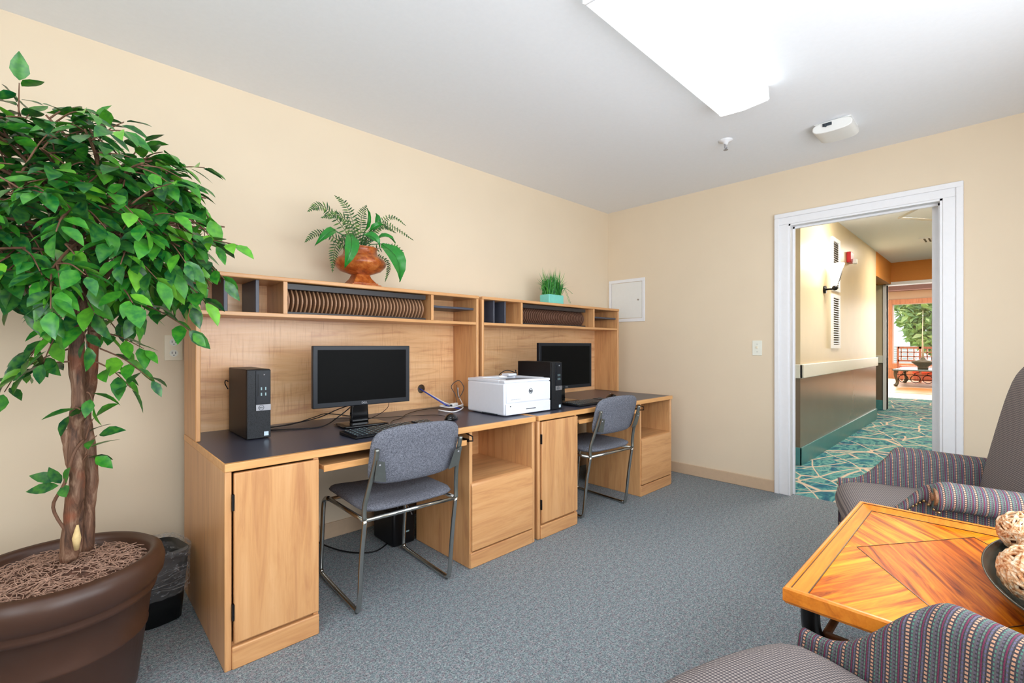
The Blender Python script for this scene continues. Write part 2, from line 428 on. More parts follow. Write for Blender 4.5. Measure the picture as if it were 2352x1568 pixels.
def pad(bm, w, h, rc, t, warp=None, n=56, rings=9, uv=None, pw=5):
    """rounded-rectangle pillow in the XY plane, thickness along Z"""
    def outline(a):
        c, s = math.cos(a), math.sin(a); e = max(2.0, 2 * min(w, h) / max(rc, 1e-3) * .85)
        k = (abs(c) ** e + abs(s) ** e) ** (-1 / e)
        return c * k * w / 2, s * k * h / 2
    lay = bm.loops.layers.uv.verify() if uv else None
    def mk(sgn):
        g = []
        for i in range(rings + 1):
            q = i / rings; q = 1 - (1 - q) ** 1.6 if i else 0
            z = sgn * t / 2 * max(0, 1 - q ** pw) ** .5
            row = []
            for k in range(n if i else 1):
                x, y = outline(2 * PI * k / n); row.append((x * q, y * q, z))
            g.append(row)
        return g
    top, bot = mk(1), mk(-1)
    uvm = {}
    def V(p):
        x, y, z = p; q = warp(x, y, z) if warp else (x, y, z)
        v = bm.verts.new(q); uvm[v] = (x, y); return v
    T = [[V(p) for p in r] for r in top]; Bt = [[V(p) for p in r] for r in bot[:-1]] + [T[-1]]
    for G, fl in ((T, 0), (Bt, 1)):
        for k in range(n):
            f = [G[0][0], G[1][k], G[1][(k + 1) % n]]; bm.faces.new(f[::-1] if fl else f)
            for i in range(1, rings):
                f = [G[i][k], G[i + 1][k], G[i + 1][(k + 1) % n], G[i][(k + 1) % n]]
                bm.faces.new(f[::-1] if fl else f)
    if uv:
        for f in bm.faces:
            for l in f.loops:
                if l.vert in uvm: l[lay].uv = uvm[l.vert]
    return bm
def ball(bm, c, r, u=16, v=10, sc=(1, 1, 1)):
    mt = Matrix.Translation(c) @ Matrix.Diagonal((r * sc[0], r * sc[1], r * sc[2], 1))
    bmesh.ops.create_uvsphere(bm, u_segments=u, v_segments=v, radius=1, matrix=mt); return bm
def disc(bm, c, r, d, axis='y', n=20):
    """short cylinder centred at c"""
    ax = {'x': Matrix.Rotation(PI / 2, 4, 'Y'), 'y': Matrix.Rotation(PI / 2, 4, 'X'), 'z': Matrix.Identity(4)}[axis]
    bmesh.ops.create_cone(bm, cap_ends=True, segments=n, radius1=r, radius2=r, depth=d, matrix=Matrix.Translation(c) @ ax); return bm
def text(name, body, size, m, parent, loc, rot, ext=.0006, label=None, spacing=1.0, bold=0):
    cu = bpy.data.curves.new(name, 'FONT'); cu.body = body; cu.size = size; cu.extrude = ext
    cu.align_x = 'CENTER'; cu.align_y = 'CENTER'; cu.space_character = spacing; cu.offset = bold
    tmp = bpy.data.objects.new('tmp', cu); C.objects.link(tmp)
    bpy.context.view_layer.update()
    me = bpy.data.meshes.new_from_object(tmp.evaluated_get(bpy.context.evaluated_depsgraph_get()))
    bpy.data.objects.remove(tmp); o = bpy.data.objects.new(name, me); C.objects.link(o)
    me.materials.clear(); me.materials.append(m); o.parent = parent; o.location = loc; o.rotation_euler = rot
    return o

# ================================================================== SETTING
H = 2.44; HH = 2.55
XL, YF = -5.25, -3.50
struct('floor', bx(XL - .1, 0.06, YF - .1, .1, -.1, 0), M['carpet'])
struct('ceiling', bx(XL - .1, .0, YF - .1, .0, H, H + .08), M['ceiling'])
struct('wall_back', bx(XL - .1, 0.0, 0, .12, 0, H + .1), M['wall'])
D1, D2, DZ = -1.616, -2.463, 2.03           # door opening
b = NB(); box(b, 0, .12, D1, .12, 0, H + .2); box(b, 0, .12, YF - .1, D2, 0, H + .2); box(b, 0, .12, D2, D1, DZ, H + .2)
struct('wall_right', b, M['wall'])
# walls behind the camera, each with a window added to light the room
b = NB(); box(b, XL - .1, -4.25, YF - .12, YF, 0, H); box(b, -1.25, 0, YF - .12, YF, 0, H)
box(b, -4.25, -1.25, YF - .12, YF, 0, .60); box(b, -4.25, -1.25, YF - .12, YF, 2.05, H)
struct('wall_front', b, M['wall'])
b = NB(); box(b, XL - .12, XL, YF, -3.2, 0, H); box(b, XL - .12, XL, -1.7, 0, 0, H)
box(b, XL - .12, XL, -3.2, -1.7, 0, .7); box(b, XL - .12, XL, -3.2, -1.7, 2.2, H)
struct('wall_left', b, M['wall'])
def window(n, x0, x1, y0, y1, z0, z1, ax, mull=1, m=None):
    m = m or M['white']
    r = bpy.data.objects.new('window_%d' % n, None); C.objects.link(r); r['kind'] = 'structure'
    r.location = (x0, y0, z0); L = (x1 - x0) if ax == 'x' else (y1 - y0); t = .05
    def q(bm, a0, a1, c0, c1, k0=-.03, k1=.03):
        if ax == 'x': box(bm, a0, a1, k0, k1, c0, c1)
        else: box(bm, k0, k1, a0, a1, c0, c1)
    f = NB(); h = z1 - z0
    q(f, 0, t, 0, h); q(f, L - t, L, 0, h); q(f, t, L - t, 0, t); q(f, t, L - t, h - t, h)
    for i in range(mull):
        c = L * (i + 1) / (mull + 1); q(f, c - .03, c + .03, t, h - t)
    obj('window_frame', f, m, r)
    g = NB(); q(g, t, L - t, t, h - t, -.004, .004); obj('pane', g, M['glass'], r)
    return r
window(1, -4.25, -1.25, YF - .06, YF - .06, .60, 2.05, 'x', 2)  # this unseen window and the next are added to carry the daylight
window(2, XL - .06, XL - .06, -3.2, -1.7, .7, 2.2, 'y', 1)
struct('baseboard_back', bx(XL, -.012, -.012, 0, 0, .09), M['tan_base'], bevel=.003)
b = NB(); box(b, -.012, 0, D1 + .094, 0, 0, .09); struct('baseboard_right', b, M['tan_base'], bevel=.003)
struct('baseboard_front', bx(-.012, 0, YF, D2 - .094, 0, .09), M['tan_base'], bevel=.003)
# door casing and jamb : door_1
dr = bpy.data.objects.new('door_1', None); C.objects.link(dr); dr['kind'] = 'structure'
def casing_leg(y0, y1, z1):
    f = NB(); box(f, -.014, 0, y0, y1, 0, z1); s = 1 if y1 > D1 else -1
    yo = y1 if s > 0 else y0
    box(f, -.024, -.014, min(yo, yo - s * .034), max(yo, yo - s * .034), 0, z1 + .052); return f
obj('door_casing', casing_leg(D1, D1 + .094, DZ + .0), M['white'], dr, bevel=.004)
obj('door_casing', casing_leg(D2 - .094, D2, DZ + .0), M['white'], dr, bevel=.004)
f = NB(); box(f, -.014, 0, D2 - .094, D1 + .094, DZ, DZ + .085); box(f, -.024, -.014, D2 - .094, D1 + .094, DZ + .051, DZ + .085)
obj('door_casing', f, M['white'], dr, bevel=.004)
f = NB(); box(f, -.008, .12, D1 - .012, D1 + .004, 0, DZ + .004); box(f, -.008, .12, D2 - .004, D2 + .012, 0, DZ + .004); box(f, -.008, .12, D2, D1, DZ - .012, DZ + .004)
box(f, .055, .075, D1 - .024, D1 - .012, 0, DZ - .012); box(f, .055, .075, D2 + .012, D2 + .024, 0, DZ - .012); box(f, .055, .075, D2 + .012, D1 - .012, DZ - .026, DZ - .012)
obj('jamb', f, M['white'], dr)
lf = obj('door_leaf', bx(.125, .97, D2 + .014, D2 + .058, .01, DZ - .015), M['white'], dr, bevel=.002)
f = NB(); disc(f, (.122, D2 + .012, 1.86), .009, .10, 'z', 12); box(f, .08, .124, D2 + .012, D2 + .016, 1.81, 1.91); obj('hinge', f, M['duct'], dr)
f = NB(); disc(f, (.122, D2 + .012, .95), .009, .10, 'z', 12); box(f, .08, .124, D2 + .012, D2 + .016, .90, 1.0); obj('hinge', f, M['duct'], dr)
f = NB(); box(f, .128, .16, -2.42, -2.30, DZ + .005, DZ + .05)
tube(f, [(.15, -2.34, DZ + .0), (.30, -2.22, DZ - .015), (.55, -2.40, DZ - .02)], .008, 8); obj('door_closer', f, M['ivory'], dr)

# ---- hallway
b = NB(); box(b, .12, 8.9, -3.4, 1.5, -.06, 0); box(b, .06, .12, D2, D1, -.06, 0)
struct('floor_hallway', b, M['hall_carpet'])
struct('ceiling_hallway', bx(.12, 6.5, -3.4, 1.5, HH, HH + .06), M['ceiling'])
HY = -1.42
def wall_two_tone(name, x0, x1, y0, y1):
    struct(name, bx(x0, x1, y0, y1, .90, HH), M['hallwall'])
    struct(name + '_lower', bx(x0, x1, y0, y1, 0, .90), M['taupe'])
wall_two_tone('wall_hallway_left', 1.05, 4.95, HY, 1.4)
wall_two_tone('wall_hallway_recess', 6.40, 6.55, -1.356, 1.4)
wall_two_tone('wall_hallway_right', .12, 8.9, -3.4, -3.3)
struct('wall_hallway_side', bx(.12, 6.5, 1.4, 1.5, 0, HH), M['hallwall'])
struct('wall_header', bx(4.95, 6.40, HY, -1.25, 2.18, HH), M['orange'])
struct('wall_fascia', bx(6.40, 6.55, -3.3, -1.356, 2.205, HH), M['orange'])
struct('wall_fascia_side', bx(6.395, 6.40, -1.356, -1.1, 2.18, HH), M['orange'])
b = NB(); box(b, 6.37, 6.60, -1.356, -1.31, 0, 2.205); box(b, 6.37, 6.60, -3.3, -1.31, 2.165, 2.215)
struct('trim_1', b, M['white'], bevel=.004)
b = NB(); box(b, 1.025, 4.975, HY - .025, HY, .815, .945); box(b, 1.025, 1.05, HY - .025, 1.4, .815, .945); box(b, 4.95, 4.975, HY - .025, 1.3, .815, .945)
struct('trim_2', b, M['ivory_switch'], bevel=.006)
b = NB(); box(b, 6.375, 6.40, -1.32, 1.4, .815, .945); struct('trim_3', b, M['ivory_switch'], bevel=.006)
b = NB(); box(b, 1.035, 4.965, HY - .012, HY, 0, .165); box(b, 1.035, 1.05, HY - .012, 1.4, 0, .165); box(b, 6.385, 6.40, -1.31, 1.4, 0, .165)
struct('baseboard_hallway', b, M['teal'], bevel=.002)
# ---- lounge
LX = 16.5
struct('floor_lounge', bx(8.9, 18, -7, 3, -.06, 0), M['lounge_floor'])
struct('floor_lounge_band', bx(10.3, 12.2, -4.5, -.9, 0, .004), M['orange_floor'])
struct('ceiling_lounge', bx(6.55, 17, -7, 3, 3.2, 3.3), M['ceiling'])
b = NB(); box(b, 6.55, LX, 1.4, 1.5, 0, 3.2); box(b, 6.55, LX, -6.1, -6, 0, 3.2); box(b, 6.55, 6.65, -6, -3.3, 0, 3.2); box(b, 6.55, 6.65, -3.3, 1.4, HH, 3.2); box(b, 6.4, 6.6, -3.4, -3.3, 0, 3.2)
struct('wall_lounge_sides', b, M['wall'])
b = NB(); box(b, LX, LX + .15, -.10, 1.5, 0, 3.2); box(b, LX, LX + .15, -6, -2.6, 0, 3.2); box(b, LX, LX + .15, -2.6, -.10, 0, .45); box(b, LX, LX + .15, -2.6, -.10, 2.58, 3.2)
struct('wall_lounge_end', b, M['wall'])
struct('ceiling_shade_strip', bx(LX - .5, LX - .02, -6, 1.4, 2.95, 3.2), plain('brown_ceiling_shade', rgb(118, 88, 80), .6))  # brown box standing in for shading on the lounge ceiling
struct('trim_5', bx(LX - .03, LX, -6, 1.4, 0, .30), M['window_wood'])
b = NB(); box(b, LX - .05, LX + .02, -.20, -.04, .33, 2.68); box(b, LX - .05, LX + .02, -2.7, -.20, 2.52, 2.68); box(b, LX - .05, LX + .02, -2.7, -.20, .33, .50)
struct('trim_6', b, M['window_wood'], bevel=.006)
window(3, LX + .08, LX + .08, -2.6, -.18, .48, 2.55, 'y', 1, M['white'])

# outdoors
struct('ground', bx(16.7, 40, -20, 14, -.3, -.2), plain('lawn', rgb(120, 150, 90), .9, var=.3, scale=3))
def garden_tree(x, y, h, r, label, n=2400):
    t = thing('garden_tree', label, 'tree', (x, y, -.2), 0, 'garden trees beyond the lounge window')
    f = NB(); tube(f, catmull([(0, 0, 0), (.1, .05, h * .3), (0, -.05, h * .6)], 4), .09, 8); obj('trunk', f, M['bark'], t, smooth=True)
    f = NB(); rnd = random.Random(int(x * 7 + y * 13))
    for i in range(n):
        a = rnd.uniform(0, 2 * PI); zz = rnd.uniform(-1, 1); q = math.sqrt(1 - zz * zz) * rnd.uniform(.5, 1)
        c = Vector((q * r * math.cos(a), q * r * math.sin(a), h * .62 + zz * h * .42)); s = rnd.uniform(.10, .24)
        e = Euler((rnd.uniform(-1, 1), rnd.uniform(-1, 1), rnd.uniform(0, 6))).to_matrix()
        vs = [f.verts.new(c + e @ Vector(p) * s) for p in ((-1, 0, 0), (0, -.5, .2), (1, 0, 0), (0, .5, .2))]
        f.faces.new(vs)
    obj('foliage', f, M['outdoor'], t)
garden_tree(19.0, 1.2, 3.2, .8, 'left garden tree, leafy, beyond the blind side of the lounge window')
garden_tree(22.0, -.9, 5.0, 1.3, 'tall pale green garden tree beyond the middle of the lounge window', 4200)
garden_tree(19.5, -3.2, 3.6, 1.1, 'garden tree beyond the right part of the lounge window')
s = thing('siding_screen', 'pale blue slatted screen outside, low left in the lounge window', 'screen', (18.6, -.1, -.2))
f = NB()
for i in range(9): box(f, -.01, .02, -.55, .55, .55 + i * .085, .61 + i * .085)
obj('slats', f, M['siding'], s)
for y_ in (-.5, .44): obj('post', bx(.02, .05, y_, y_ + .06, 0, 1.3), M['white_plastic'], s)

# ================================================================== DESKS
DH = .716; HT = 1.4446; YD = -.869; YB = -.111; YHF = -.369
def desk(x0, W, p1, p2, label, rend=False, lround=False):
    """x0 left edge; p1 right side of door pedestal, p2 left side of open pedestal (from x0)"""
    t = thing('computer_desk', label, 'desk', (x0, YD, 0))
    D = YB - YD; mz, mx, ez, ex = M['maple_z'], M['maple_x'], M['maple_edge_z'], M['maple_edge']
    T = .019; top0 = DH - .026
    # worktop with edge band
    f = prism(NB(), [(.004, .01), (W - .004, .01), (W - .004, D), (.004, D)], 'z', top0, DH)
    part(obj('worktop', f, M['laminate'], t, bevel=.001), 'charcoal laminate desk surface')
    f = NB(); box(f, 0, W, -.008, .012, top0 - .002, DH + .0006)
    box(f, 0, .006, .012, D, top0 - .002, DH + .0006); box(f, W - .006, W, .012, D, top0 - .002, DH + .0006)
    obj('worktop_edge', f, ex, t, bevel=.005, seg=3)
    # outer side panels
    for a, bb, in ((0.001, T + .004), (W - T - .004, W - .001)):
        obj('side_panel', bx(a, bb, .0, D, 0, top0 - .002), mz, t, bevel=.004 if not lround else .007, seg=3)
    obj('inner_panel', bx(p1 - T, p1, .008, D - .26, .0, top0 - .002), mz, t)
    obj('inner_panel', bx(p2, p2 + T, .004, D - .26, .0, top0 - .002), mz, t, bevel=.003)
    # left pedestal with door and plinth
    obj('plinth', bx(T + .004, p1, -.004, .016, 0, .078), mx, t, bevel=.005, seg=3)
    d = obj('door', bx(T + .010, p1 - .002, -.006, .014, .090, top0 - .010), mz, t, bevel=.004)
    for z in (.20, .58): part(obj('hinge', bx(T + .003, T + .010, -.008, .004, z - .028, z + .028), M['black'], d), 'black door hinge')
    obj('bottom_shelf', bx(T, p1 - T, .02, D - .26, .07, .088), mx, t)
    obj('back_panel', bx(T, p1 - T, D - .28, D - .262, .088, top0 - .01), mx, t)
    # right pedestal
    xr = W - T - .004
    obj('plinth', bx(p2 + .002, xr, -.004, .016, 0, .078), mx, t, bevel=.005, seg=3)
    f = prism(NB(), [(.016, .088), (-.008, .088), (-.008, .408), (-.002, .424), (.012, .432), (.016, .432)], 'x', p2 + .008, xr - .003)
    d = obj('drawer', f, mx, t, bevel=.002)
    obj('shelf', bx(p2 + T, xr, .016, D - .26, .413, .431), mx, t, bevel=.002)
    obj('back_panel', bx(p2 + T, xr, D - .28, D - .262, .088, .66), mx, t)
    f = NB(); box(f, p2 + T, p2 + T + .018, D - .30, D - .28, .431, .66); obj('cleat', f, ez, t)
    # keyboard tray with slides
    tr = obj('keyboard_tray', bx(p1 + .018, p2 - .022, .0, .33, .632, .650), mx, t, bevel=.003)
    part(obj('tray_lip', bx(p1 + .018, p2 - .022, -.004, .003, .626, .652), ex, tr, bevel=.002), 'pale front edge of the tray')
    for xx, sg in ((p2 - .008, -1),):
        f = NB(); tube(f, [(xx, .03, .683), (xx, -.03, .672), (xx, -.032, .650), (xx, .03, .640)], .0035, 6); box(f, xx - .003, xx + .003, .0, .33, .640, .655)
        part(obj('tray_slide', f, M['black'], tr), 'black steel tray slide')
    obj('modesty_rail', bx(p1, p2, D - .30, D - .282, .52, top0 - .002), mx, t)
    # hutch
    hd0, hd1 = YHF - YD, D
    y0 = hd0; S0, S1 = 1.262, 1.277
    h = obj('hutch_side', bx(0.001, .020, y0, hd1, DH, HT - .018), mz, t, bevel=.004, seg=3)
    obj('hutch_side', bx(W - .020, W - .001, y0, hd1, DH, HT - .018), mz, t, bevel=.004, seg=3)
    obj('hutch_top', bx(0, W, y0 - .006, hd1, HT - .020, HT), mx, t, bevel=.005, seg=3)
    # bowed shelf
    a, c = .020, W - .020; A, Bc = .335 * W / 1.55 + .0, W - .335 * W / 1.55 + .0
    q1 = W * .232; q2 = W * .767
    pts = [(a, y0 + .004)]
    for k in range(13):
        u = k / 12; x = q1 + (q2 - q1) * u; pts.append((x, y0 + .004 - .035 * math.sin(PI * u)))
    pts += [(c, y0 + .004), (c, hd1 - .008), (a, hd1 - .008)]
    obj('hutch_shelf', prism(NB(), pts, 'z', 1.256, 1.274), mx, t, bevel=.002)
    # back panel with cable hole (built round the hole)
    f = NB(); hx, hz, hr = W * .821, .842, .028
    zz0, zz1, yy = DH, HT - .02, hd1 - .008
    box(f, .02, hx - .05, yy, hd1, zz0, zz1); box(f, hx + .05, W - .02, yy, hd1, zz0, zz1)
    box(f, hx - .05, hx + .05, yy, hd1, zz0, hz - .05); box(f, hx - .05, hx + .05, yy, hd1, hz + .05, zz1)
    n = 32; inn = []; out = []
    for k in range(n):
        an = 2 * PI * k / n; cc, ss = math.cos(an), math.sin(an); m_ = .05 / max(abs(cc), abs(ss))
        inn.append([f.verts.new((hx + hr * cc, y, hz + hr * ss)) for y in (yy, hd1)]); out.append([f.verts.new((hx + m_ * cc, y, hz + m_ * ss)) for y in (yy, hd1)])
    for k in range(n):
        j = (k + 1) % n
        for s_ in (0, 1): f.faces.new((inn[k][s_], inn[j][s_], out[j][s_], out[k][s_]))
        f.faces.new((inn[k][0], inn[j][0], inn[j][1], inn[k][1]))
    part(obj('hutch_back', f, M['maple_back'], t), 'figured maple back board with a round cable hole')
    dv = obj('divider', bx(q1 - .009, q1 + .009, y0, hd1 - .008, 1.274, HT - .02), mz, t)
    obj('divider', bx(q2 - .009, q2 + .009, y0, hd1 - .008, 1.274, HT - .02), mz, t)
    return t, q1, q2, y0, hd1
def slot_rack(t, x0, x1, y0, y1, n, mi):
    """curved dark rack of disc slots"""
    f = NB()
    box(f, x0, x1, y0 + .012, y1 - .01, 1.275, 1.284); box(f, x0, x1, y0 + .012, y1 - .01, HT - .052, HT - .026)
    r = obj('disc_rack', f, M['rack'], t)
    w_ = (x1 - x0) / n
    for i in range(n):
        x = x0 + w_ * (i + .5); f = NB(); pts = []
        out = []
        for k in range(9):
            u = k / 8; z = 1.284 + u * (HT - .052 - 1.284)
            out.append((y0 + .050 - .030 * math.sin(PI * u) , z))
        pts = out + [(y1 - .02, HT - .052), (y1 - .02, 1.284)]
        wd = w_ * .17; prism(f, pts, 'x', x - wd, x + wd); part(obj('fin', f, M['fin_brown' if mi else 'fin_tan'], r), 'brown curved fin')
        # slot liner
    return r
GAPX = -1.973
LD, q1, q2, hy0, hy1 = desk(-3.523, 1.545, .322, 1.072, 'maple computer desk with hutch nearest the ficus, fern urn on top')
for x in (.108, .235): part(obj('upright_divider', bx(x, x + .016, hy0 + .02, hy1 - .01, 1.274, HT - .02), M['slate'], LD, bevel=.002), 'slate grey upright divider')
slot_rack(LD, q1 + .012, q2 - .04, hy0, hy1, 37, 0)
part(obj('small_shelf', bx(q2 + .009, 1.525, hy0 + .03, hy1 - .01, 1.352, 1.366), M['slate'], LD, bevel=.002), 'slate grey small shelf')
RD, r1, r2, hy0, hy1 = desk(-1.953, 1.588, .362, 1.112, 'maple computer desk with hutch by the door wall, grass planter on top', lround=True)
for x in (.112, .215): part(obj('upright_divider', bx(x, x + .014, hy0 + .015, hy1 - .01, 1.274, HT - .02), M['slate'], RD, bevel=.002), 'slate grey upright divider')
for x0_, x1_ in ((.024, .110), (.130, .213)): part(obj('cubby_panel', bx(x0_, x1_, hy0 + .13, hy0 + .136, 1.275, HT - .022), M['navy'], RD), 'dark navy panel filling the cubby')
slot_rack(RD, r1 + .012, r2 - .10, hy0, hy1, 37, 1)
part(obj('small_shelf', bx(r2 + .009, 1.568, hy0 + .02, hy1 - .01, 1.352, 1.366), M['slate'], RD, bevel=.002), 'slate grey small shelf')

# ================================================================== COMPUTERS
Z = DH + .0012
def tower(loc, rz, label, wdt=.095, dep=.30, ht=.302):
    t = thing('desktop_computer', label, 'computer', loc, rz, 'desktop computers on the desks')
    obj('case', bx(0, wdt, .006, dep, .002, ht), M['black'], t, bevel=.003)
    f = NB(); box(f, 0.001, wdt - .001, -.004, .006, .004, ht - .003)
    fr = obj('front_grille', f, M['grille'], t, bevel=.001)
    part(obj('drive_bay', bx(wdt * .36, wdt - .003, -.007, -.004, ht * .50, ht - .006), M['bezel'], t, bevel=.001), 'smooth dark upper front')
    obj('disc_slot', bx(wdt * .44, wdt * .47, -.0085, -.007, ht * .62, ht * .93), M['black'], t)
    obj('power_button', ball(NB(), (wdt * .70, -.007, ht * .92), .005, 12, 8), M['silver'], t, smooth=True)
    for i, (px, pz) in enumerate(((.56, .70), (.74, .70), (.56, .62), (.74, .62))):
        if i < 4: obj('usb_port', bx(wdt * px, wdt * px + .005, -.0082, -.007, ht * pz - .018 * 0, ht * pz + .013), M['legend'], t)
    bd = obj('badge_strip', bx(wdt * .36, wdt - .001, -.0085, -.004, ht * .405, ht * .495), M['silver'], t, bevel=.001)
    f = NB(); tube(f, [(wdt * .58 + .0105 * math.cos(a), -.0088, ht * .45 + .0105 * math.sin(a)) for a in [2 * PI * k / 24 for k in range(24)]], .0008, 5, closed=True); obj('badge_ring', f, M['ink'], bd)
    text('badge_lettering', 'DELL', .0085, M['ink'], bd, (wdt * .58, -.0092, ht * .45), (PI / 2, 0, 0))
    obj('sticker', bx(wdt - .028, wdt - .010, -.0052, -.004, .012, .030), M['bluewhite'], t)
    return t
T1 = tower((-3.357, -.480, Z), 0, 'black slim desktop computer standing left of the nearer monitor')
f = NB(); tube(f, catmull([(0, .315, .235), (-.012, .31, .24), (-.016, .30, .225), (-.004, .30, .20)], 4), .0025, 6); obj('rear_plug', f, M['black'], T1)
T2 = dup(T1, (-1.722, -.768, Z), 0, 'black slim desktop computer standing behind the white printer')
def monitor(loc, rz, w_, h_, zb, label, tilt=0, lipc='bezel'):
    t = thing('monitor', label, 'monitor', loc, rz, 'monitors on the desks')
    sc = obj('housing', bx(-w_ / 2, w_ / 2, 0, .026, zb, zb + h_), M['bezel'], t, bevel=.003)
    obj('rear_bulge', bx(-w_ * .3, w_ * .3, .024, .052, zb + .05, zb + h_ - .05), M['black'], t, bevel=.01)
    obj('screen', bx(-w_ / 2 + .022, w_ / 2 - .022, -.0008, .004, zb + .024, zb + h_ - .020), M['screen'], t)
    text('logo', 'DELL', .014, M['silver'], sc, (0, -.0006, zb + .012), (PI / 2, 0, 0))
    f = NB(); prism(f, [(-.048, .012), (.048, .012), (.040, zb + .06), (-.040, zb + .06)], 'y', .055, .085)
    st = obj('stand', f, M['black_gloss'], t, bevel=.008)
    f = NB(); pad(f, .235, .17, .02, .014, warp=lambda x, y, z: (x, y + .04, z + .0075), n=40, rings=5, pw=9)
    obj('stand_base', f, M['black_gloss'], t, smooth=True)
    return t
monitor((-2.828, -.492, Z), math.radians(-4), .500, .298, .106, 'wide black monitor on the nearer desk between computer and printer')
monitor((-1.332, -.57, Z), math.radians(-3), .548, .325, .098, 'black monitor on the farther desk behind the printer')
def keyboard(loc, rz, label, L=.475, W_=.155):
    t = thing('keyboard', label, 'keyboard', loc, rz, 'keyboards on the desks')
    f = prism(NB(), [(-W_ / 2, 0), (W_ / 2, 0), (W_ / 2, .018), (-W_ / 2, .008)], 'x', -L / 2, L / 2)
    obj('keyboard_body', f, M['black'], t, bevel=.003)
    f = NB(); g = NB(); rows = 6; cols = 20; u0 = -L / 2 + .012; cw = (L - .024) / cols; rh = (W_ - .024) / rows
    for r in range(rows):
        for c in range(cols):
            if c in (15,) and r < 99: continue
            if r == 0 and 4 <= c <= 8 and c != 4: continue
            x = u0 + c * cw; y = -W_ / 2 + .010 + r * rh; z = .008 + (y + W_ / 2) / W_ * .010
            x1 = x + cw * .88
            if r == 0 and c == 4: x1 = x + cw * 4.88
            box(f, x, x1, y, y + rh * .84, z, z + .0055)
            box(g, x + cw * .2, x + cw * .5, y + rh * .45, y + rh * .7, z + .0055, z + .0059)
    k = obj('keys', f, M['key'], t); k['kind'] = 'stuff'
    k = obj('key_legends', g, M['legend'], t); k['kind'] = 'stuff'
    return t
keyboard((-2.778, -.700, Z), math.radians(2), 'black keyboard in front of the nearer monitor')
keyboard((-1.262, -.718, Z), math.radians(2), 'black keyboard in front of the farther monitor', .44, .14)
def mouse(loc, rz, label):
    t = thing('mouse', label, 'mouse', loc, rz, 'computer mice on the desks')
    f = NB(); bmesh.ops.create_uvsphere(f, u_segments=24, v_segments=12, radius=1)
    for v in f.verts:
        v.co.x *= .034; v.co.y *= .060; v.co.z = max(0, v.co.z) * (.036 + .006 * -v.co.y / .054)
    obj('mouse_shell', f, M['black_gloss'], t, smooth=True)
    f = NB(); disc(f, (0, .026, .030), .008, .006, 'x', 14); obj('scroll_wheel', f, M['silver'], t)
    return t
mouse((-2.392, -.630, Z), math.radians(-55), 'black mouse beside the nearer keyboard')
mouse((-.895, -.655, Z), math.radians(-20), 'black mouse beside the farther keyboard')

# printer
p = thing('printer', 'white laser printer across the two desks', 'printer', (-2.120, -.765, Z), math.radians(-1))
PW, PD, PH = .385, .345, .205
obj('printer_body', bx(0, PW, .0, PD, .003, PH - .014), M['printer'], p, bevel=.012, seg=3)
f = NB(); box(f, .002, PW - .002, .0, .05, PH - .016, PH); box(f, .002, .06, .05, PD, PH - .016, PH + .002); box(f, PW - .05, PW - .002, .05, PD, PH - .016, PH + .002); box(f, .06, PW - .05, PD - .08, PD, PH - .016, PH + .004)
tp = obj('printer_top', f, M['printer'], p, bevel=.004)
obj('output_tray', prism(NB(), [(.05, PH - .016), (PD - .08, PH - .016), (PD - .08, PH - .012), (.05, PH - .002)], 'x', .06, PW - .05), M['printer_grey'], p)
obj('control_panel', bx(.24, .31, PD - .12, PD - .05, PH + .004, PH + .020), M['printer'], p, bevel=.004)
obj('printer_door', bx(.012, PW - .008, -.006, .002, .074, PH - .020), M['printer'], p, bevel=.004)
dd = obj('paper_drawer', bx(.006, PW - .008, -.008, .002, .006, .070), M['printer'], p, bevel=.004)
obj('drawer_pull', bx(.165, .245, -.0092, -.007, .030, .034), M['ink'], dd)
obj('status_light', disc(NB(), (.04, -.008, .056), .004, .002, 'y', 12), M['ink'], p)
obj('side_notch', bx(-.0008, .001, .06, .20, .004, .010), M['ink'], p)
f = NB(); tube(f, [(.205 + .015 * math.cos(a), -.0065, .135 + .015 * math.sin(a)) for a in [2 * PI * k / 28 for k in range(28)]], .0012, 5, closed=True); obj('logo_ring', f, M['ink'], p)
text('logo', 'hp', .026, M['ink'], p, (.205, -.0072, .136), (PI / 2, 0, 0), bold=.0006)
f = NB()
for i in range(14): box(f, .045 + i * .0055, .0485 + i * .0055, -.0068, -.0058, .092, .094 + (i % 3) * .0006)
obj('model_lettering', f, plain('light_grey_print', rgb(170, 176, 186), .5), p)
t = thing('paper_scrap', 'small white paper scrap lying on top of the printer', 'paper', (-1.97, -.60, Z + PH + .003))
f = NB(); vs = [f.verts.new(q) for q in ((-.03, 0, 0.0), (.03, .0, .0), (.05, .03, .006), (0, .02, .012), (-.03, .025, .006))]; f.faces.new(vs); o = obj('sheet', f, M['tag'], t)
sm = o.modifiers.new('s', 'SOLIDIFY'); sm.thickness = .0008
# cables
def cable(name, pts, r, m, label, z=DH):
    f = NB(); tube(f, catmull(pts, 8), r, 6); o = obj(name, f, m, smooth=True); return tag(o, label, 'cable')
zc = DH + .0045
cable('power_cable', [(-3.24, -.30, zc), (-3.15, -.34, zc), (-3.0, -.38, zc), (-2.9, -.36, zc + .04), (-2.84, -.40, zc + .10)], .003, M['black'], 'black cable curving from the nearer computer to its monitor, front one')
cable('video_cable', [(-3.25, -.25, zc), (-3.1, -.22, zc + .003), (-2.95, -.21, zc + .02), (-2.85, -.24, zc + .06), (-2.80, -.40, zc + .11)], .003, M['black'], 'black cable behind the nearer monitor, running along the back board')
cable('power_cable', [(-3.25, -.27, zc + .012), (-3.12, -.27, zc + .008), (-2.98, -.24, zc + .03), (-2.90, -.20, zc + .035), (-2.74, -.16, zc)], .0025, M['black'], 'thin black cable rising behind the nearer monitor stand')
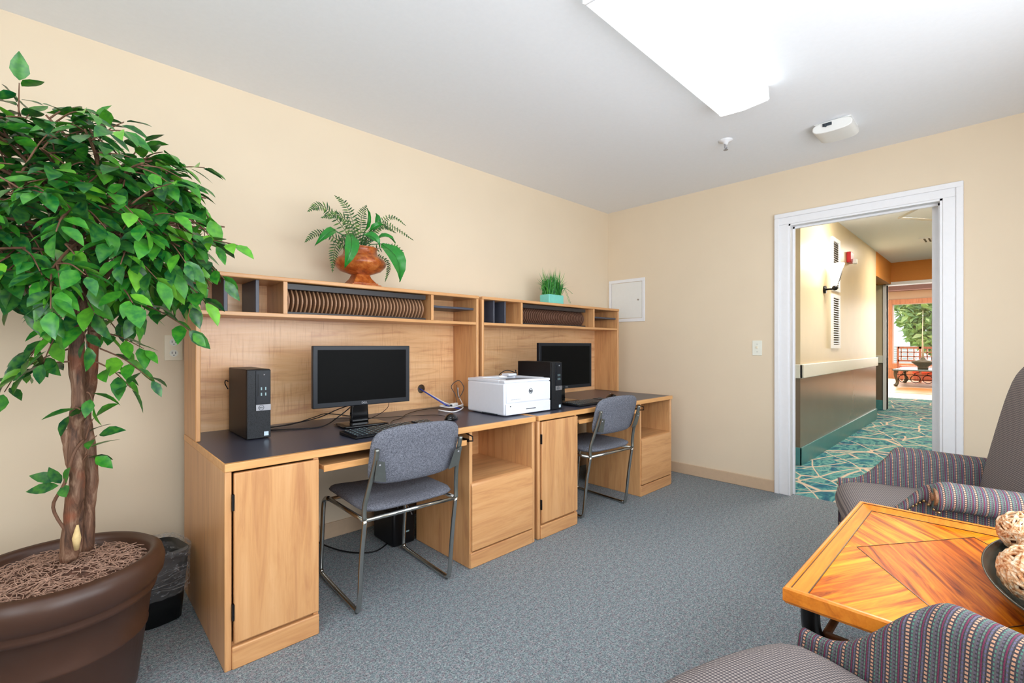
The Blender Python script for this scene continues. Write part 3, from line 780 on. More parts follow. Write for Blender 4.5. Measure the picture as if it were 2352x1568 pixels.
cable('keyboard_cable', [(-2.75, -.60, zc), (-2.66, -.47, zc), (-2.58, -.42, zc), (-2.50, -.33, zc), (-2.38, -.24, zc), (-2.25, -.20, zc), (-2.12, -.22, zc)], .002, M['black'], 'thin black cable from keyboard towards the cable hole')
cable('mouse_cable', [(-2.365, -.58, zc), (-2.36, -.47, zc), (-2.44, -.40, zc), (-2.55, -.36, zc), (-2.68, -.30, zc), (-2.85, -.18, zc)], .0017, M['black'], 'thin black cable trailing behind the nearer mouse')
cable('monitor_cable', [(-2.64, -.40, DH + .13), (-2.63, -.36, DH + .06), (-2.70, -.30, zc), (-2.80, -.26, zc)], .0017, M['black'], 'thin black cable hanging below right corner of the nearer monitor')
cable('network_cable', [(-2.258, -.105, .842), (-2.25, -.17, .82), (-2.22, -.25, .78), (-2.17, -.30, zc + .02), (-2.12, -.36, zc + .004)], .0045, M['blue_cable'], 'blue cable coming out of the round hole in the board')
cable('white_cable', [(-2.255, -.105, .838), (-2.22, -.20, .80), (-2.17, -.28, .755), (-2.10, -.34, .738), (-2.06, -.30, .745), (-2.03, -.22, .79), (-2.02, -.2, .84)], .004, M['white_cable'], 'white cable looping from the hole to behind the printer')
cable('white_cable', [(-2.24, -.30, zc), (-2.28, -.36, zc + .01), (-2.22, -.42, zc), (-2.13, -.39, zc + .01), (-2.08, -.31, zc + .01), (-2.15, -.27, zc + .02), (-2.23, -.29, zc + .024), (-2.19, -.37, zc + .02), (-2.10, -.36, zc + .03)], .004, M['white_cable'], 'white cable coiled in loops left of the printer')
cable('usb_cable', [(-2.07, -.25, zc), (-2.04, -.20, .79), (-2.06, -.18, .85), (-2.03, -.22, .89), (-2.01, -.25, .84), (-2.045, -.24, .78), (-2.03, -.2, .86)], .0025, M['printer_grey'], 'grey cable bundle looped in the corner behind the printer')
cable('power_cable', [(-1.72, -.45, DH + .22), (-1.78, -.42, DH + .24), (-1.84, -.40, DH + .20), (-1.86, -.38, DH + .1), (-1.80, -.32, zc)], .0028, M['black'], 'black cable arching behind the farther computer')
cable('keyboard_cable', [(-1.26, -.64, zc), (-1.22, -.52, zc), (-1.30, -.42, zc), (-1.42, -.36, zc)], .002, M['black'], 'thin black cable under the farther monitor')
t = thing('cable_adapter', 'small white plug adapter among the coiled white cables', 'adapter', (-2.15, -.33, DH + .024), math.radians(20))
obj('adapter_body', bx(-.03, .03, -.013, .013, 0, .02), M['white_plastic'], t, bevel=.004); obj('adapter_port', bx(-.033, -.029, -.008, .008, .004, .014), M['ink'], t)
# under-desk power box
t = thing('battery_backup', 'black power box on the floor under the nearer desk', 'power supply', (-2.54, -.30, 0))
obj('power_box', bx(-.07, .07, -.09, .14, .002, .19), M['black'], t, bevel=.012)
obj('indicator', bx(-.01, .03, -.092, -.089, .07, .078), M['legend'], t)
f = NB(); tube(f, catmull([(0, -.02, .19), (-.02, -.05, .25), (.02, -.08, .22), (.05, -.09, .16)], 5), .003, 6); obj('power_lead', f, M['silver'], t)
cable('floor_cable', [(-2.58, -.30, .006), (-2.72, -.36, .006), (-2.86, -.22, .02), (-3.0, -.06, .12), (-3.06, -.03, .30), (-3.07, -.03, .5)], .004, M['black'], 'black cable hanging on the wall and lying under the nearer desk')

# ================================================================== STACK CHAIRS
def side_chair(loc, rz, label):
    t = thing('side_chair', label, 'chair', loc, rz, 'grey tweed side chairs at the desks')
    R = .0105; hw = .222
    for s in (-1, 1):
        x = s * hw
        pts = [(x, .36, .40), (x, .405, .385), (x, .43, .33), (x, .46, .06), (x, .455, .022), (x, .425, .0115), (x, .06, .0115), (x, .02, .016), (x, .0, .05), (x, -.025, .25), (x * .99, -.055, .415)]
        f = NB(); tube(f, catmull(pts, 5), R, 10)
        obj('sled_leg', f, M['chrome'], t, smooth=True)
        f = NB(); tube(f, catmull([(x, -.055, .415), (x, -.055, .47), (x * .95, -.075, .55), (x * .90, -.112, .66), (x * .90, -.125, .71)], 5), .010, 10)
        obj('back_post', f, M['dull_metal'], t, smooth=True)
        f = NB(); tube(f, [(x, .36, .40), (x, -.055, .412)], .009, 8); obj('seat_rail', f, M['chrome'], t, smooth=True)
        f = prism(NB(), [(s * .150, .565), (s * .203, .580), (s * .203, .665), (s * .168, .655)], 'y', -.1215, -.1175)
        for v in f.verts: v.co.y += -.030 * (v.co.z - .65) / .1 - .006
        pl = obj('back_bracket', f, M['dull_metal'], t)
        f = NB(); ball(f, (s * .184, -.103, .590), .006, 10, 8); ball(f, (s * .188, -.124, .645), .006, 10, 8); obj('bolt', f, M['silver'], pl, smooth=True)
    for yy_, zz_ in ((-.055, .412), (.37, .392)):
        obj('cross_rail', tube(NB(), [(-hw, yy_, zz_), (hw, yy_, zz_)], .009, 8), M['chrome'], t, smooth=True)
    def ws(x, y, z):
        return (x, y + .180, z + .448 - .014 * max(0, 1 - (x / .2) ** 2) * (1 if z > 0 else .3) - .018 * max(0, (y - .12) / .12) ** 2)
    f = pad(NB(), .445, .47, .09, .052, ws, pw=6); obj('seat', f, M['tweed'], t, smooth=True)
    def wb(x, y, z):
        k = x / .22
        return (x, -.082 - .030 * (y / .12) - z + .018 * (k * k) - .010, .665 + y + .012 * (1 - k * k) * (1 if y > 0 else -.4))
    f = pad(NB(), .425, .235, .075, .040, wb, pw=6); obj('backrest', f, M['tweed'], t, smooth=True)
    return t
ch = side_chair((-2.815, -.880, 0), math.radians(-3), 'grey tweed chair with chrome sled legs at the nearer desk')
dup(ch, (-1.282, -.868, 0), math.radians(-4), 'grey tweed chair with chrome sled legs at the farther desk')

# ================================================================== FICUS
def leaf(bm, p, d, n, L, W_, fold=.25, droop=.25, seg=4):
    d = d.normalized(); s = d.cross(n)
    if s.length < 1e-4: s = d.orthogonal()
    s.normalize(); n = s.cross(d).normalized()
    prof = [(0, .0), (.14, .55), (.36, 1.0), (.62, .86), (.84, .42), (1, 0)]
    prev = None
    for u, wd in prof:
        c = p + d * (L * u) - n * (droop * L * u * u)
        hw = W_ * .5 * wd
        if wd == 0: row = [bm.verts.new(c)]
        else: row = [bm.verts.new(c - s * hw + n * hw * fold), bm.verts.new(c), bm.verts.new(c + s * hw + n * hw * fold)]
        if prev:
            if len(prev) == 1 and len(row) == 3: bm.faces.new((prev[0], row[1], row[0])); bm.faces.new((prev[0], row[2], row[1]))
            elif len(prev) == 3 and len(row) == 3: bm.faces.new((prev[0], prev[1], row[1], row[0])); bm.faces.new((prev[1], prev[2], row[2], row[1]))
            elif len(row) == 1: bm.faces.new((prev[0], prev[1], row[0])); bm.faces.new((prev[1], prev[2], row[0]))
        prev = row
tr = thing('ficus_tree', 'tall artificial ficus tree in a brown pot, left of the desks', 'potted tree', (-3.93, -.68, 0))
prof = [(.0, .0), (.186, .0), (.192, .015), (.215, .20), (.219, .203), (.221, .210), (.219, .217), (.231, .318), (.240, .322), (.244, .335), (.240, .346), (.246, .352), (.262, .375), (.266, .41), (.258, .438), (.240, .450), (.228, .445), (.222, .43), (.222, .40), (0, .40)]
obj('pot', lathe(NB(), prof, 72, close=False), M['pot'], tr, smooth=True)
f = NB(); lathe(f, [(.221, .402), (.16, .415), (.08, .428), (.0001, .432)], 40, close=False, wob=lambda a, z: 1 + .01 * math.sin(9 * a)); obj('mulch_bed', f, M['mulch_dark'], tr, smooth=True)
f = NB(); rnd = random.Random(3)
for i in range(900):
    a = rnd.uniform(0, 2 * PI); r = .212 * math.sqrt(rnd.random()); c = Vector((r * math.cos(a), r * math.sin(a), .434 - .022 * r / .21 + rnd.uniform(0, .012)))
    h = rnd.uniform(0, PI); l = rnd.uniform(.010, .026); d = Vector((math.cos(h), math.sin(h), rnd.uniform(-.2, .3))) * l
    q = Vector((rnd.uniform(-1, 1), rnd.uniform(-1, 1), .8)) * .006
    if (c + d).xy.length > .22 or (c - d).xy.length > .22: continue
    tube(f, [c - d, c + q, c + d], .0013, 4)
o = obj('mulch', f, M['mulch'], tr); o['kind'] = 'stuff'
def trunk(pts, r0, r1, name='trunk'):
    P = catmull(pts, 6); n = len(P); rr = [(r0 + (r1 - r0) * i / (n - 1)) * (1 + .10 * math.sin(i * .9) + .05 * math.sin(i * 2.3)) for i in range(n)]
    f = NB(); tube(f, P, rr, 14); obj(name, f, M['bark'], tr, smooth=True); return P
# local axes: image right is about (.72,-.69)
def loc3(px, py, d):           # helper: world offset of a photo direction at a chosen depth, used to size the tree
    k = (px - 1176) / 1068.2; F = Vector((math.cos(TH), math.sin(TH), 0)); R = Vector((math.sin(TH), -math.cos(TH), 0))
    return Vector(cam.location) + d * (F + R * k) + Vector((0, 0, -(py - 792.8) / 1068.2 * d)) - Vector(tr.location)
d0 = 1.447
T1p = trunk([loc3(158, 1285, d0), loc3(165, 1180, d0), loc3(178, 1100, d0), loc3(170, 1000, d0), loc3(182, 930, d0), loc3(175, 820, d0), loc3(185, 700, d0), loc3(170, 590, d0 + .03), loc3(150, 480, d0 + .05)], .0215, .016)
T2p = trunk([loc3(198, 1262, d0 + .05), loc3(206, 1150, d0 + .05), loc3(210, 1060, d0 + .05), loc3(196, 960, d0 + .06), loc3(210, 860, d0 + .05), loc3(218, 740, d0 + .03), loc3(232, 620, d0), loc3(245, 500, d0)], .0175, .014)
T3p = trunk([loc3(152, 985, d0 - .01), loc3(156, 1030, d0 - .01), loc3(172, 1100, d0), loc3(182, 1180, d0 + .02), loc3(179, 1268, d0 + .02)], .013, .011)
f = NB(); tube(f, [loc3(178, 1205, d0 - .02), loc3(176, 1235, d0 - .025), loc3(176, 1262, d0 - .02)], [.003, .011, .006], 9); part(obj('bare_patch', f, M['bare_wood'], tr, smooth=True), 'pale splintered wood patch')
rnd = random.Random(11)
fol = NB(); twg = NB(); br = NB()
RV = Vector((math.sin(TH), -math.cos(TH), 0)); FV = Vector((math.cos(TH), math.sin(TH), 0)); UV3 = Vector((0, 0, 1))
cc = loc3(165, 560, d0)       # crown centre
def twig(P0, P1, sag, nl, size=.076, seedjit=1):
    mid = (P0 + P1) / 2 + UV3 * sag
    pts = catmull([P0, mid, P1], 5); n = len(pts)
    tube(twg, pts, [.0028 * (1 - .6 * i / n) for i in range(n)], 5)
    for i in range(nl):
        u = .25 + .75 * i / max(1, nl - 1); k = min(n - 2, int(u * (n - 1)))
        p = pts[k] + (pts[k + 1] - pts[k]) * (u * (n - 1) - k); t_ = (pts[k + 1] - pts[k]).normalized()
        side = t_.cross(UV3)
        if side.length < .1: side = RV.copy()
        side.normalize(); sg = 1 if i % 2 else -1
        d = t_ * rnd.uniform(.3, .8) + side * sg * rnd.uniform(.4, 1.0) + UV3 * rnd.uniform(-.65, .12)
        if i == nl - 1: d = t_ + UV3 * -.4
        nrm = (UV3 * 1.0 + Vector((rnd.uniform(-.6, .6), rnd.uniform(-.6, .6), 0)) - FV * rnd.uniform(0, .7))
        pe = p + d.normalized() * .008
        L = size * rnd.uniform(.72, 1.12)
        leaf(fol, pe, d, nrm, L, L * rnd.uniform(.44, .56), rnd.uniform(.1, .4), rnd.uniform(.05, .3))
def topix(p):
    q = p + tr.location - Vector(cam.location); d = q.dot(FV); return 1176 + 1068.2 * q.dot(RV) / d, 792.8 - 1068.2 * q.z / d
def env(y):          # outline of the crown on its desk side
    T_ = [(200, 120), (270, 300), (340, 420), (400, 475), (480, 505), (560, 510), (640, 500), (700, 470), (760, 430), (800, 340), (900, 330), (960, 200)]
    for (a, b), (c, d) in zip(T_, T_[1:]):
        if a <= y <= c: return b + (d - b) * (y - a) / (c - a)
    return 120
forks = [T1p[-1], T2p[-1], T1p[-6], T2p[-5], T1p[-10], T2p[-9]]
cent = []
for i in range(84):
    z = 1 - 1.62 * (i + .5) / 84; a = i * 2.399 + rnd.uniform(-.2, .2); q = math.sqrt(max(0, 1 - z * z))
    rad = .43 * (1 + .08 * rnd.uniform(-1, 1)) * rnd.choice((.72, .9, 1, 1))
    e = cc + (RV * math.cos(a) * q * 1.0 + FV * math.sin(a) * q * .88) * rad + UV3 * z * (.385 if z > 0 else .33) * rad / .43
    fk = min(forks, key=lambda t_: (t_ - e).length + rnd.uniform(0, .15))
    m = fk + (e - fk) * .5 + UV3 * .05
    P = catmull([fk, m, e], 6); n = len(P); tube(br, P, [.0062 * (1 - .65 * k / n) for k in range(n)], 6); obj('branch', br, M['twig'], tr, smooth=True); br = NB()
    for j in range(5):
        u = rnd.uniform(.38, 1.0); k = min(n - 1, int(u * (n - 1))); b0 = P[k]
        out = (b0 - cc); out = out.normalized() if out.length > .01 else RV
        dr_ = out * rnd.uniform(.3, 1) + Vector((rnd.uniform(-1, 1), rnd.uniform(-1, 1), rnd.uniform(-.7, .35))) * .8
        dr_.normalize(); l = rnd.uniform(.09, .17)
        e2 = b0 + dr_ * l - UV3 * rnd.uniform(.0, .06)
        if (e2 + tr.location).y > -.04: continue
        px_, py_ = topix(e2)
        if px_ + 28 > env(py_): continue
        twig(b0, e2, .012, rnd.choice((5, 6, 7)))
# outlying sprays seen in the photo: (start px,py) -> (end px,py), depth, leaves
for a in ((420, 560, 535, 560, -.02, 7), (430, 580, 515, 640, -.03, 6), (380, 610, 440, 700, 0, 7), (300, 690, 440, 760, .02, 8), (400, 640, 470, 690, -.02, 6),
          (230, 800, 345, 870, 0, 8), (210, 760, 330, 800, .02, 7), (220, 830, 300, 890, -.03, 7), (60, 330, 40, 240, 0, 3), (90, 330, 70, 262, .0, 3),
          (200, 330, 215, 275, 0, 4), (220, 330, 285, 280, .02, 4), (380, 400, 470, 385, .03, 6), (420, 430, 480, 500, .02, 6), (430, 500, 495, 560, 0, 6),
          (160, 830, 60, 860, -.05, 8), (160, 800, 20, 870, .0, 8), (100, 780, 10, 900, .04, 7), (170, 700, 70, 820, -.08, 8), (160, 720, 100, 830, -.1, 7), (170, 690, 200, 790, -.1, 7),
          (185, 940, 160, 950, -.05, 3), (200, 900, 215, 930, -.03, 3), (196, 1010, 215, 960, .02, 2), (196, 1045, 222, 1000, -.02, 3), (188, 1060, 215, 1045, 0, 2),
          (300, 470, 400, 420, -.12, 7), (260, 560, 360, 640, -.15, 8), (150, 560, 210, 650, -.2, 8), (60, 520, 120, 640, -.2, 8), (250, 450, 330, 520, -.2, 7), (120, 420, 180, 480, -.2, 7), (20, 420, 60, 520, -.15, 7), (330, 540, 400, 620, -.1, 7)):
    twig(loc3(a[0], a[1], d0 + a[4]), loc3(a[2], a[3], d0 + a[4]), .012, a[5])
# low side shoot with five leaves
P = catmull([loc3(155, 1225, d0 - .01), loc3(122, 1165, d0 - .03), loc3(148, 1110, d0 - .03), loc3(170, 1040, d0 - .03), loc3(192, 1010, d0)], 5); tube(br, P, .0045, 6)
for (px, py, ex, ey) in ((140, 1100, 68, 1092), (135, 1115, 60, 1128), (140, 1110, 112, 1075), (145, 1115, 150, 1140), (148, 1108, 158, 1075)):
    a_, b_ = loc3(px, py, d0 - .03), loc3(ex, ey, d0 - .05); leaf(fol, a_, b_ - a_, UV3 * .6 - FV, (b_ - a_).length * 1.05, .035, .2, .05)
obj('branch', br, M['twig'], tr, smooth=True); obj('twigs', twg, M['twig'], tr, smooth=True)['kind'] = 'stuff'
o = obj('leaves', fol, M['ficus'], tr, smooth=True); o['kind'] = 'stuff'

# ================================================================== WASTE BIN
bn = thing('waste_bin', 'black waste bin with clear liner between ficus pot and desk', 'bin', (-3.645, -.30, 0), math.radians(12))
def ovalbox(bm, w0, d0_, w1, d1_, z0, z1, n=48, e=4, wob=0, rings=1, close='b', th=0):
    rs = []
    R_ = random.Random(5)
    for i in range(rings + 1):
        u = i / rings; w_, d_ = w0 + (w1 - w0) * u, d0_ + (d1_ - d0_) * u; z = z0 + (z1 - z0) * u; row = []
        for k in range(n):
            a = 2 * PI * k / n; c, s_ = math.cos(a), math.sin(a); m_ = (abs(c) ** e + abs(s_) ** e) ** (-1 / e)
            q = 1 + (R_.uniform(-wob, wob) if wob else 0)
            row.append(bm.verts.new((c * m_ * w_ / 2 * q, s_ * m_ * d_ / 2 * q, z + (R_.uniform(-wob, wob) * .15 if wob else 0))))
        rs.append(row)
    for a, b_ in zip(rs, rs[1:]):
        for k in range(n): bm.faces.new((a[k], a[(k + 1) % n], b_[(k + 1) % n], b_[k]))
    if close == 'b': bm.faces.new(rs[0][::-1])
    return bm
f = ovalbox(NB(), .145, .17, .185, .235, .003, .285); o = obj('bin_body', f, M['bin'], bn, smooth=True); sm = o.modifiers.new('s', 'SOLIDIFY'); sm.thickness = .003
f = ovalbox(NB(), .178, .220, .198, .250, .115, .30, n=64, wob=.02, rings=9, close=''); o = obj('liner', f, M['liner'], bn, smooth=True)
f = ovalbox(NB(), .200, .252, .150, .19, .302, .22, n=64, wob=.02, rings=4, close=''); obj('liner_inside', f, M['liner'], bn, smooth=True)
f = NB(); R_ = random.Random(9)
for i in range(5):
    z = .150 + i * .016; pts = []
    for k in range(32):
        a = 2 * PI * k / 32; c, s_ = math.cos(a), math.sin(a); m_ = (abs(c) ** 4 + abs(s_) ** 4) ** (-.25)
        pts.append((c * m_ * .096, s_ * m_ * .119, z + .010 * math.sin(a * 2 + i) + R_.uniform(-.003, .003)))
    tube(f, pts, .0022, 5, closed=True)
part(obj('liner_knot', f, M['liner'], bn, smooth=True), 'twisted clear plastic folds of the liner')

# ================================================================== FERN URN, GRASS PLANTER
ur = thing('fern_urn', 'copper coloured urn of fern and broad leaves on the nearer hutch', 'potted plant', (-2.728, -.238, HT + .001))
def sq(r, z): return (r, z)
f = NB(); box(f, -.085, .085, -.085, .085, 0, .012); box(f, -.072, .072, -.072, .072, .012, .022)
prism_pts = [(.066, .022), (.045, .05), (.038, .07)]
rs = []
for r, z in prism_pts: rs.append([f.verts.new((sx * r, sy * r, z)) for sx, sy in ((-1, -1), (1, -1), (1, 1), (-1, 1))])
for a, b_ in zip(rs, rs[1:]):
    for k in range(4): f.faces.new((a[k], a[(k + 1) % 4], b_[(k + 1) % 4], b_[k]))
f.faces.new(rs[-1]); obj('urn_foot', f, M['urn'], ur, bevel=.003)
f = lathe(NB(), [(.036, .066), (.06, .074), (.11, .092), (.136, .118), (.141, .135), (.132, .152), (.108, .168), (.094, .180), (.088, .205), (.092, .212), (.095, .218), (.086, .220), (.07, .200), (.0, .19)], 48, close=False)
obj('urn_body', f, M['urn'], ur, smooth=True)
def toward(px, py, yw, org):    # point on the vertical plane y=yw seen at a pixel of the photo, in the thing's own axes
    k = (px - 1176) / 1068.2; D = FV + RV * k - UV3 * ((py - 792.8) / 1068.2); t_ = (yw - cam.location.y) / D.y
    return Vector(cam.location) + D * t_ - Vector(org)
fr = random.Random(21)
def frond(base, mid, tip, w_, m, ptag, lab=None, pitch=1):
    raw = catmull([base, mid, tip], 30); pts = [raw[0]]
    for q in raw[1:]:
        if (q - pts[-1]).length >= .0120: pts.append(q)
    n = len(pts); f = NB(); tube(f, pts, .0016, 5)
    for i in range(n // 6, n - 1):
        u = i / (n - 1); t_ = (pts[i + 1] - pts[i]).normalized()
        L = max(.004, w_ * (math.sin(PI * min(.98, .15 + u * .85)) ** .7) * (1.2 - .5 * u))
        view = Vector((0, -1, .25)); s_ = t_.cross(view); s_.normalize()
        for sg in (-1, 1):
            d = s_ * sg + t_ * .45 + Vector((0, fr.uniform(-.3, .3), -.15))
            leaf(f, pts[i], d, view, L, .0078, .1, .1)
    return obj(ptag, f, m, ur, smooth=True)
O = ur.location
b0 = Vector((0, 0, .20))
fronds = [((750, 478), (704, 487), .045), ((800, 480), (766, 447), .05), ((830, 500), (843, 470), .045), ((740, 535), (700, 556), .035), ((775, 560), (763, 628), .04),
          ((880, 515), (952, 553), .03), ((890, 500), (935, 520), .028), ((800, 540), (775, 560), .03), ((915, 570), (925, 640), .028), ((890, 600), (884, 650), .022), ((790, 500), (736, 500), .04), ((870, 520), (910, 535), .03), ((815, 545), (818, 562), .028)]
for (mx, my), (tx, ty), wd in fronds:
    yy = -.238 + fr.uniform(-.12, .05)
    frond(b0, toward(mx, my, -.26, O), toward(tx, ty, yy, O), wd, M['fern'], 'fern_frond')
def bigleaf(bx_, by_, ex_, ey_, yw0, yw1, W_, nd=(0, -1, .5)):
    f = NB(); a_ = toward(bx_, by_, yw0, O); e_ = toward(ex_, ey_, yw1, O)
    tube(f, [b0, (b0 + a_) / 2 + Vector((0, 0, .02)), a_], .003, 5)
    d = e_ - a_; n_ = Vector(nd); s_ = d.cross(n_).normalized(); n_ = s_.cross(d).normalized(); L = d.length; prev = None
    pr = [(0, .1), (.08, .55), (.2, .88), (.4, 1), (.6, .88), (.8, .55), (.93, .2), (1, 0.02)]
    for i, (u, wd) in enumerate(pr):
        c = a_ + d * u + n_ * .035 * math.sin(PI * u) * (L / .12); row = []
        for j in range(-4, 5):
            v = j / 4; row.append(f.verts.new(c + s_ * v * wd * W_ / 2 + n_ * (abs(v) * .012 - .004 * math.sin(i * 2.2) * abs(v))))
        if prev:
            for j in range(8): f.faces.new((prev[j], prev[j + 1], row[j + 1], row[j]))
        prev = row
    o = obj('broad_leaf', f, M['broad'], ur, smooth=True)
    g = NB(); tube(g, [a_ + d * u + n_ * (.035 * math.sin(PI * u) * (L / .12) + .001) for u in (0, .2, .4, .6, .8, .97)], [.0016, .0014, .0012, .001, .0008, .0004], 5)
    part(obj('midrib', g, M['fern'], o, smooth=True), 'pale midrib')
    return o
bigleaf(805, 540, 790, 617, -.32, -.36, .075)
bigleaf(875, 560, 917, 648, -.32, -.36, .115)
bigleaf(835, 540, 872, 568, -.30, -.34, .06)
bigleaf(865, 550, 908, 560, -.26, -.30, .06, (0, -.6, .8))
bigleaf(770, 530, 722, 566, -.27, -.30, .045)
bigleaf(838, 530, 842, 478, -.24, -.26, .022)
bigleaf(862, 525, 862, 490, -.22, -.22, .04)
bigleaf(850, 530, 880, 517, -.26, -.28, .035)

gp = thing('grass_planter', 'small aqua box of artificial grass on the farther hutch', 'potted plant', (-1.118, -.240, HT + .001))
f = NB(); R8 = [(-.088, -.05), (.088, -.05), (.088, .05), (-.088, .05)]
prism(f, R8, 'z', 0, .078); obj('planter_box', f, M['aqua'], gp, bevel=.006)
f = NB(); gr = random.Random(4)
for i in range(420):
    x, y = gr.uniform(-.08, .08), gr.uniform(-.042, .042); a = gr.uniform(0, 2 * PI); k = gr.random()
    lean = (.02 + .10 * k * k) ; h = gr.uniform(.14, .24) * (1 - .45 * k); dx = x * .7 / .08 * .045 + lean * math.cos(a); dy = lean * .5 * math.sin(a)
    p0 = Vector((x, y, .074)); p1 = Vector((x + dx * .35, y + dy * .35, .074 + h * .62)); p2 = Vector((x + dx * 1.1, y + dy, .074 + h - k * .03))
    s_ = Vector((math.cos(a), math.sin(a), 0)) * .0022
    va = [f.verts.new(p0 - s_), f.verts.new(p0 + s_)]; vb = [f.verts.new(p1 - s_), f.verts.new(p1 + s_)]; vc = f.verts.new(p2)
    f.faces.new((va[0], va[1], vb[1], vb[0])); f.faces.new((vb[0], vb[1], vc))
for sx, ex in ((.05, .16), (.04, .20), (-.05, -.15), (-.04, -.19), (.06, .175)):
    P = catmull([(sx, -.02, .08), ((sx + ex) / 2, -.03, .14), (ex, -.05, .02 if ex > 0 and ex < .18 else .10)], 5); tube(f, P, .0016, 4)
o = obj('grass_blades', f, M['grass'], gp); o['kind'] = 'stuff'

# ================================================================== WALL AND CEILING FITTINGS
t = thing('outlet_plate', 'ivory double power outlet between the ficus and the desk', 'outlet', (-3.547, 0, 1.112))
obj('plate', bx(-.036, .036, -.006, 0, -.060, .060), M['ivory'], t, bevel=.002)
for z in (-.026, .026):
    f = NB(); disc(f, (0, -.007, z), .0165, .004, 'y', 24); s_ = obj('socket', f, M['ivory_switch'], t)
    f = NB(); box(f, -.008, -.0055, -.0098, -.009, z - .003, z + .008); box(f, .0055, .008, -.0098, -.009, z - .003, z + .008); disc(f, (0, -.0094, z - .009), .0025, .0006, 'y', 10); obj('slots', f, M['ink'], s_)
t = thing('light_switch', 'off-white toggle light switch left of the doorway', 'switch', (0, -1.395, 1.103), -PI / 2)
obj('plate', bx(-.035, .035, -.006, 0, -.058, .058), M['ivory_switch'], t, bevel=.002)
obj('toggle', bx(-.005, .005, -.018, -.004, -.004, .012), M['ivory'], t, bevel=.001); f = NB(); ball(f, (0, -.006, .03), .003, 8, 6); ball(f, (0, -.006, -.03), .003, 8, 6); obj('screw', f, M['silver'], t)
t = thing('access_panel', 'white square metal access panel on the wall beside the corner', 'panel', (0, -.216, 1.556), -PI / 2)
f = NB(); box(f, -.20, .20, -.008, 0, -.205, -.175); box(f, -.20, .20, -.008, 0, .175, .205); box(f, -.20, -.17, -.008, 0, -.175, .175); box(f, .17, .20, -.008, 0, -.175, .175)
obj('frame', f, M['white'], t, bevel=.002); obj('panel_door', bx(-.166, .167, -.006, 0, -.170, .171), M['white_plastic'], t, bevel=.001)
obj('latch', disc(NB(), (.130, -.008, 0.0), .008, .006, 'y', 16), M['duct'], t)
# ceiling fixture
t = thing('ceiling_light', 'long white wraparound fluorescent light on the office ceiling', 'ceiling light', (-1.945, -1.775, H))
lens = NT('lit_lens'); lens.col(rgb(240, 245, 246)); g = lens.new('ShaderNodeTexCoord'); sp = lens.new('ShaderNodeSeparateXYZ'); lens.link(g.outputs['Object'], sp.inputs[0])
yy = lens.math('ABSOLUTE', lens.math('SUBTRACT', lens.math('ABSOLUTE', sp.outputs[1]), .052))
st = lens.ramp(yy, [(0, (1, 1, 1, 1)), (.045, (.62, .62, .62, 1)), (.062, (.20, .20, .20, 1))])
lens.b.inputs['Emission Color'].default_value = (.84, .95, 1.0, 1)
lens.link(lens.math('MULTIPLY', st, 6.8), lens.b.inputs['Emission Strength']); lens.set(.4)
f = prism(NB(), [(-.118, -.005), (.118, -.005), (.122, -.066), (.112, -.074), (0, -.082), (-.112, -.074), (-.122, -.066)], 'x', -.597, .597); obj('lens', f, lens.m, t)
for a_, b_ in ((-.605, -.597), (.597, .605)):
    f = prism(NB(), [(-.120, 0), (.120, 0), (.125, -.068), (.114, -.077), (0, -.085), (-.114, -.077), (-.125, -.068)], 'x', a_, b_); part(obj('end_cap', f, M['white'], t), 'translucent white end cap')
obj('housing', bx(-.60, .60, -.115, .115, -.012, 0), M['white'], t)
t = thing('sprinkler_head', 'small white sprinkler head on the ceiling near the long light', 'sprinkler', (-.855, -1.491, H))
f = lathe(NB(), [(.0001, 0), (.042, 0), (.040, -.006), (.018, -.012), (.012, -.03), (.0001, -.03)], 28, close=False); obj('escutcheon', f, M['white'], t, smooth=True)
f = NB(); tube(f, catmull([(-.012, 0, -.028), (-.016, 0, -.045), (0, 0, -.06), (.016, 0, -.045), (.012, 0, -.028)], 5), .003, 6); obj('sprinkler_frame', f, M['silver'], t); obj('deflector', disc(NB(), (0, 0, -.062), .014, .002, 'z', 16), M['silver'], t)
t = thing('alarm_sounder', 'white rounded alarm box on the ceiling by the door wall', 'alarm', (-.59, -2.03, H), math.radians(0))
f = NB()
pts = [( .10 * (1 if s > 0 else -1) + 0, 0) for s in ()]
out = []
for k in range(24):
    a = 2 * PI * k / 24; c, s_ = math.cos(a), math.sin(a); m_ = (abs(c) ** 3 + abs(s_) ** 3) ** (-1 / 3); out.append((c * m_ * .098, -.034 + s_ * m_ * .032))
prism(f, out, 'x', -.10, .09); obj('alarm_body', f, M['white_plastic'], t, bevel=.004)
f = NB(); box(f, -.107, -.10, .0, .045, -.030, -.014); ball(f, (-.105, .03, -.026), .009, 10, 8); part(obj('element', f, M['ink'], t), 'small black sensor'); obj('base_plate', bx(-.09, .10, -.09, .09, -.006, 0), M['white_plastic'], t)  # small black box and ball on the alarm face

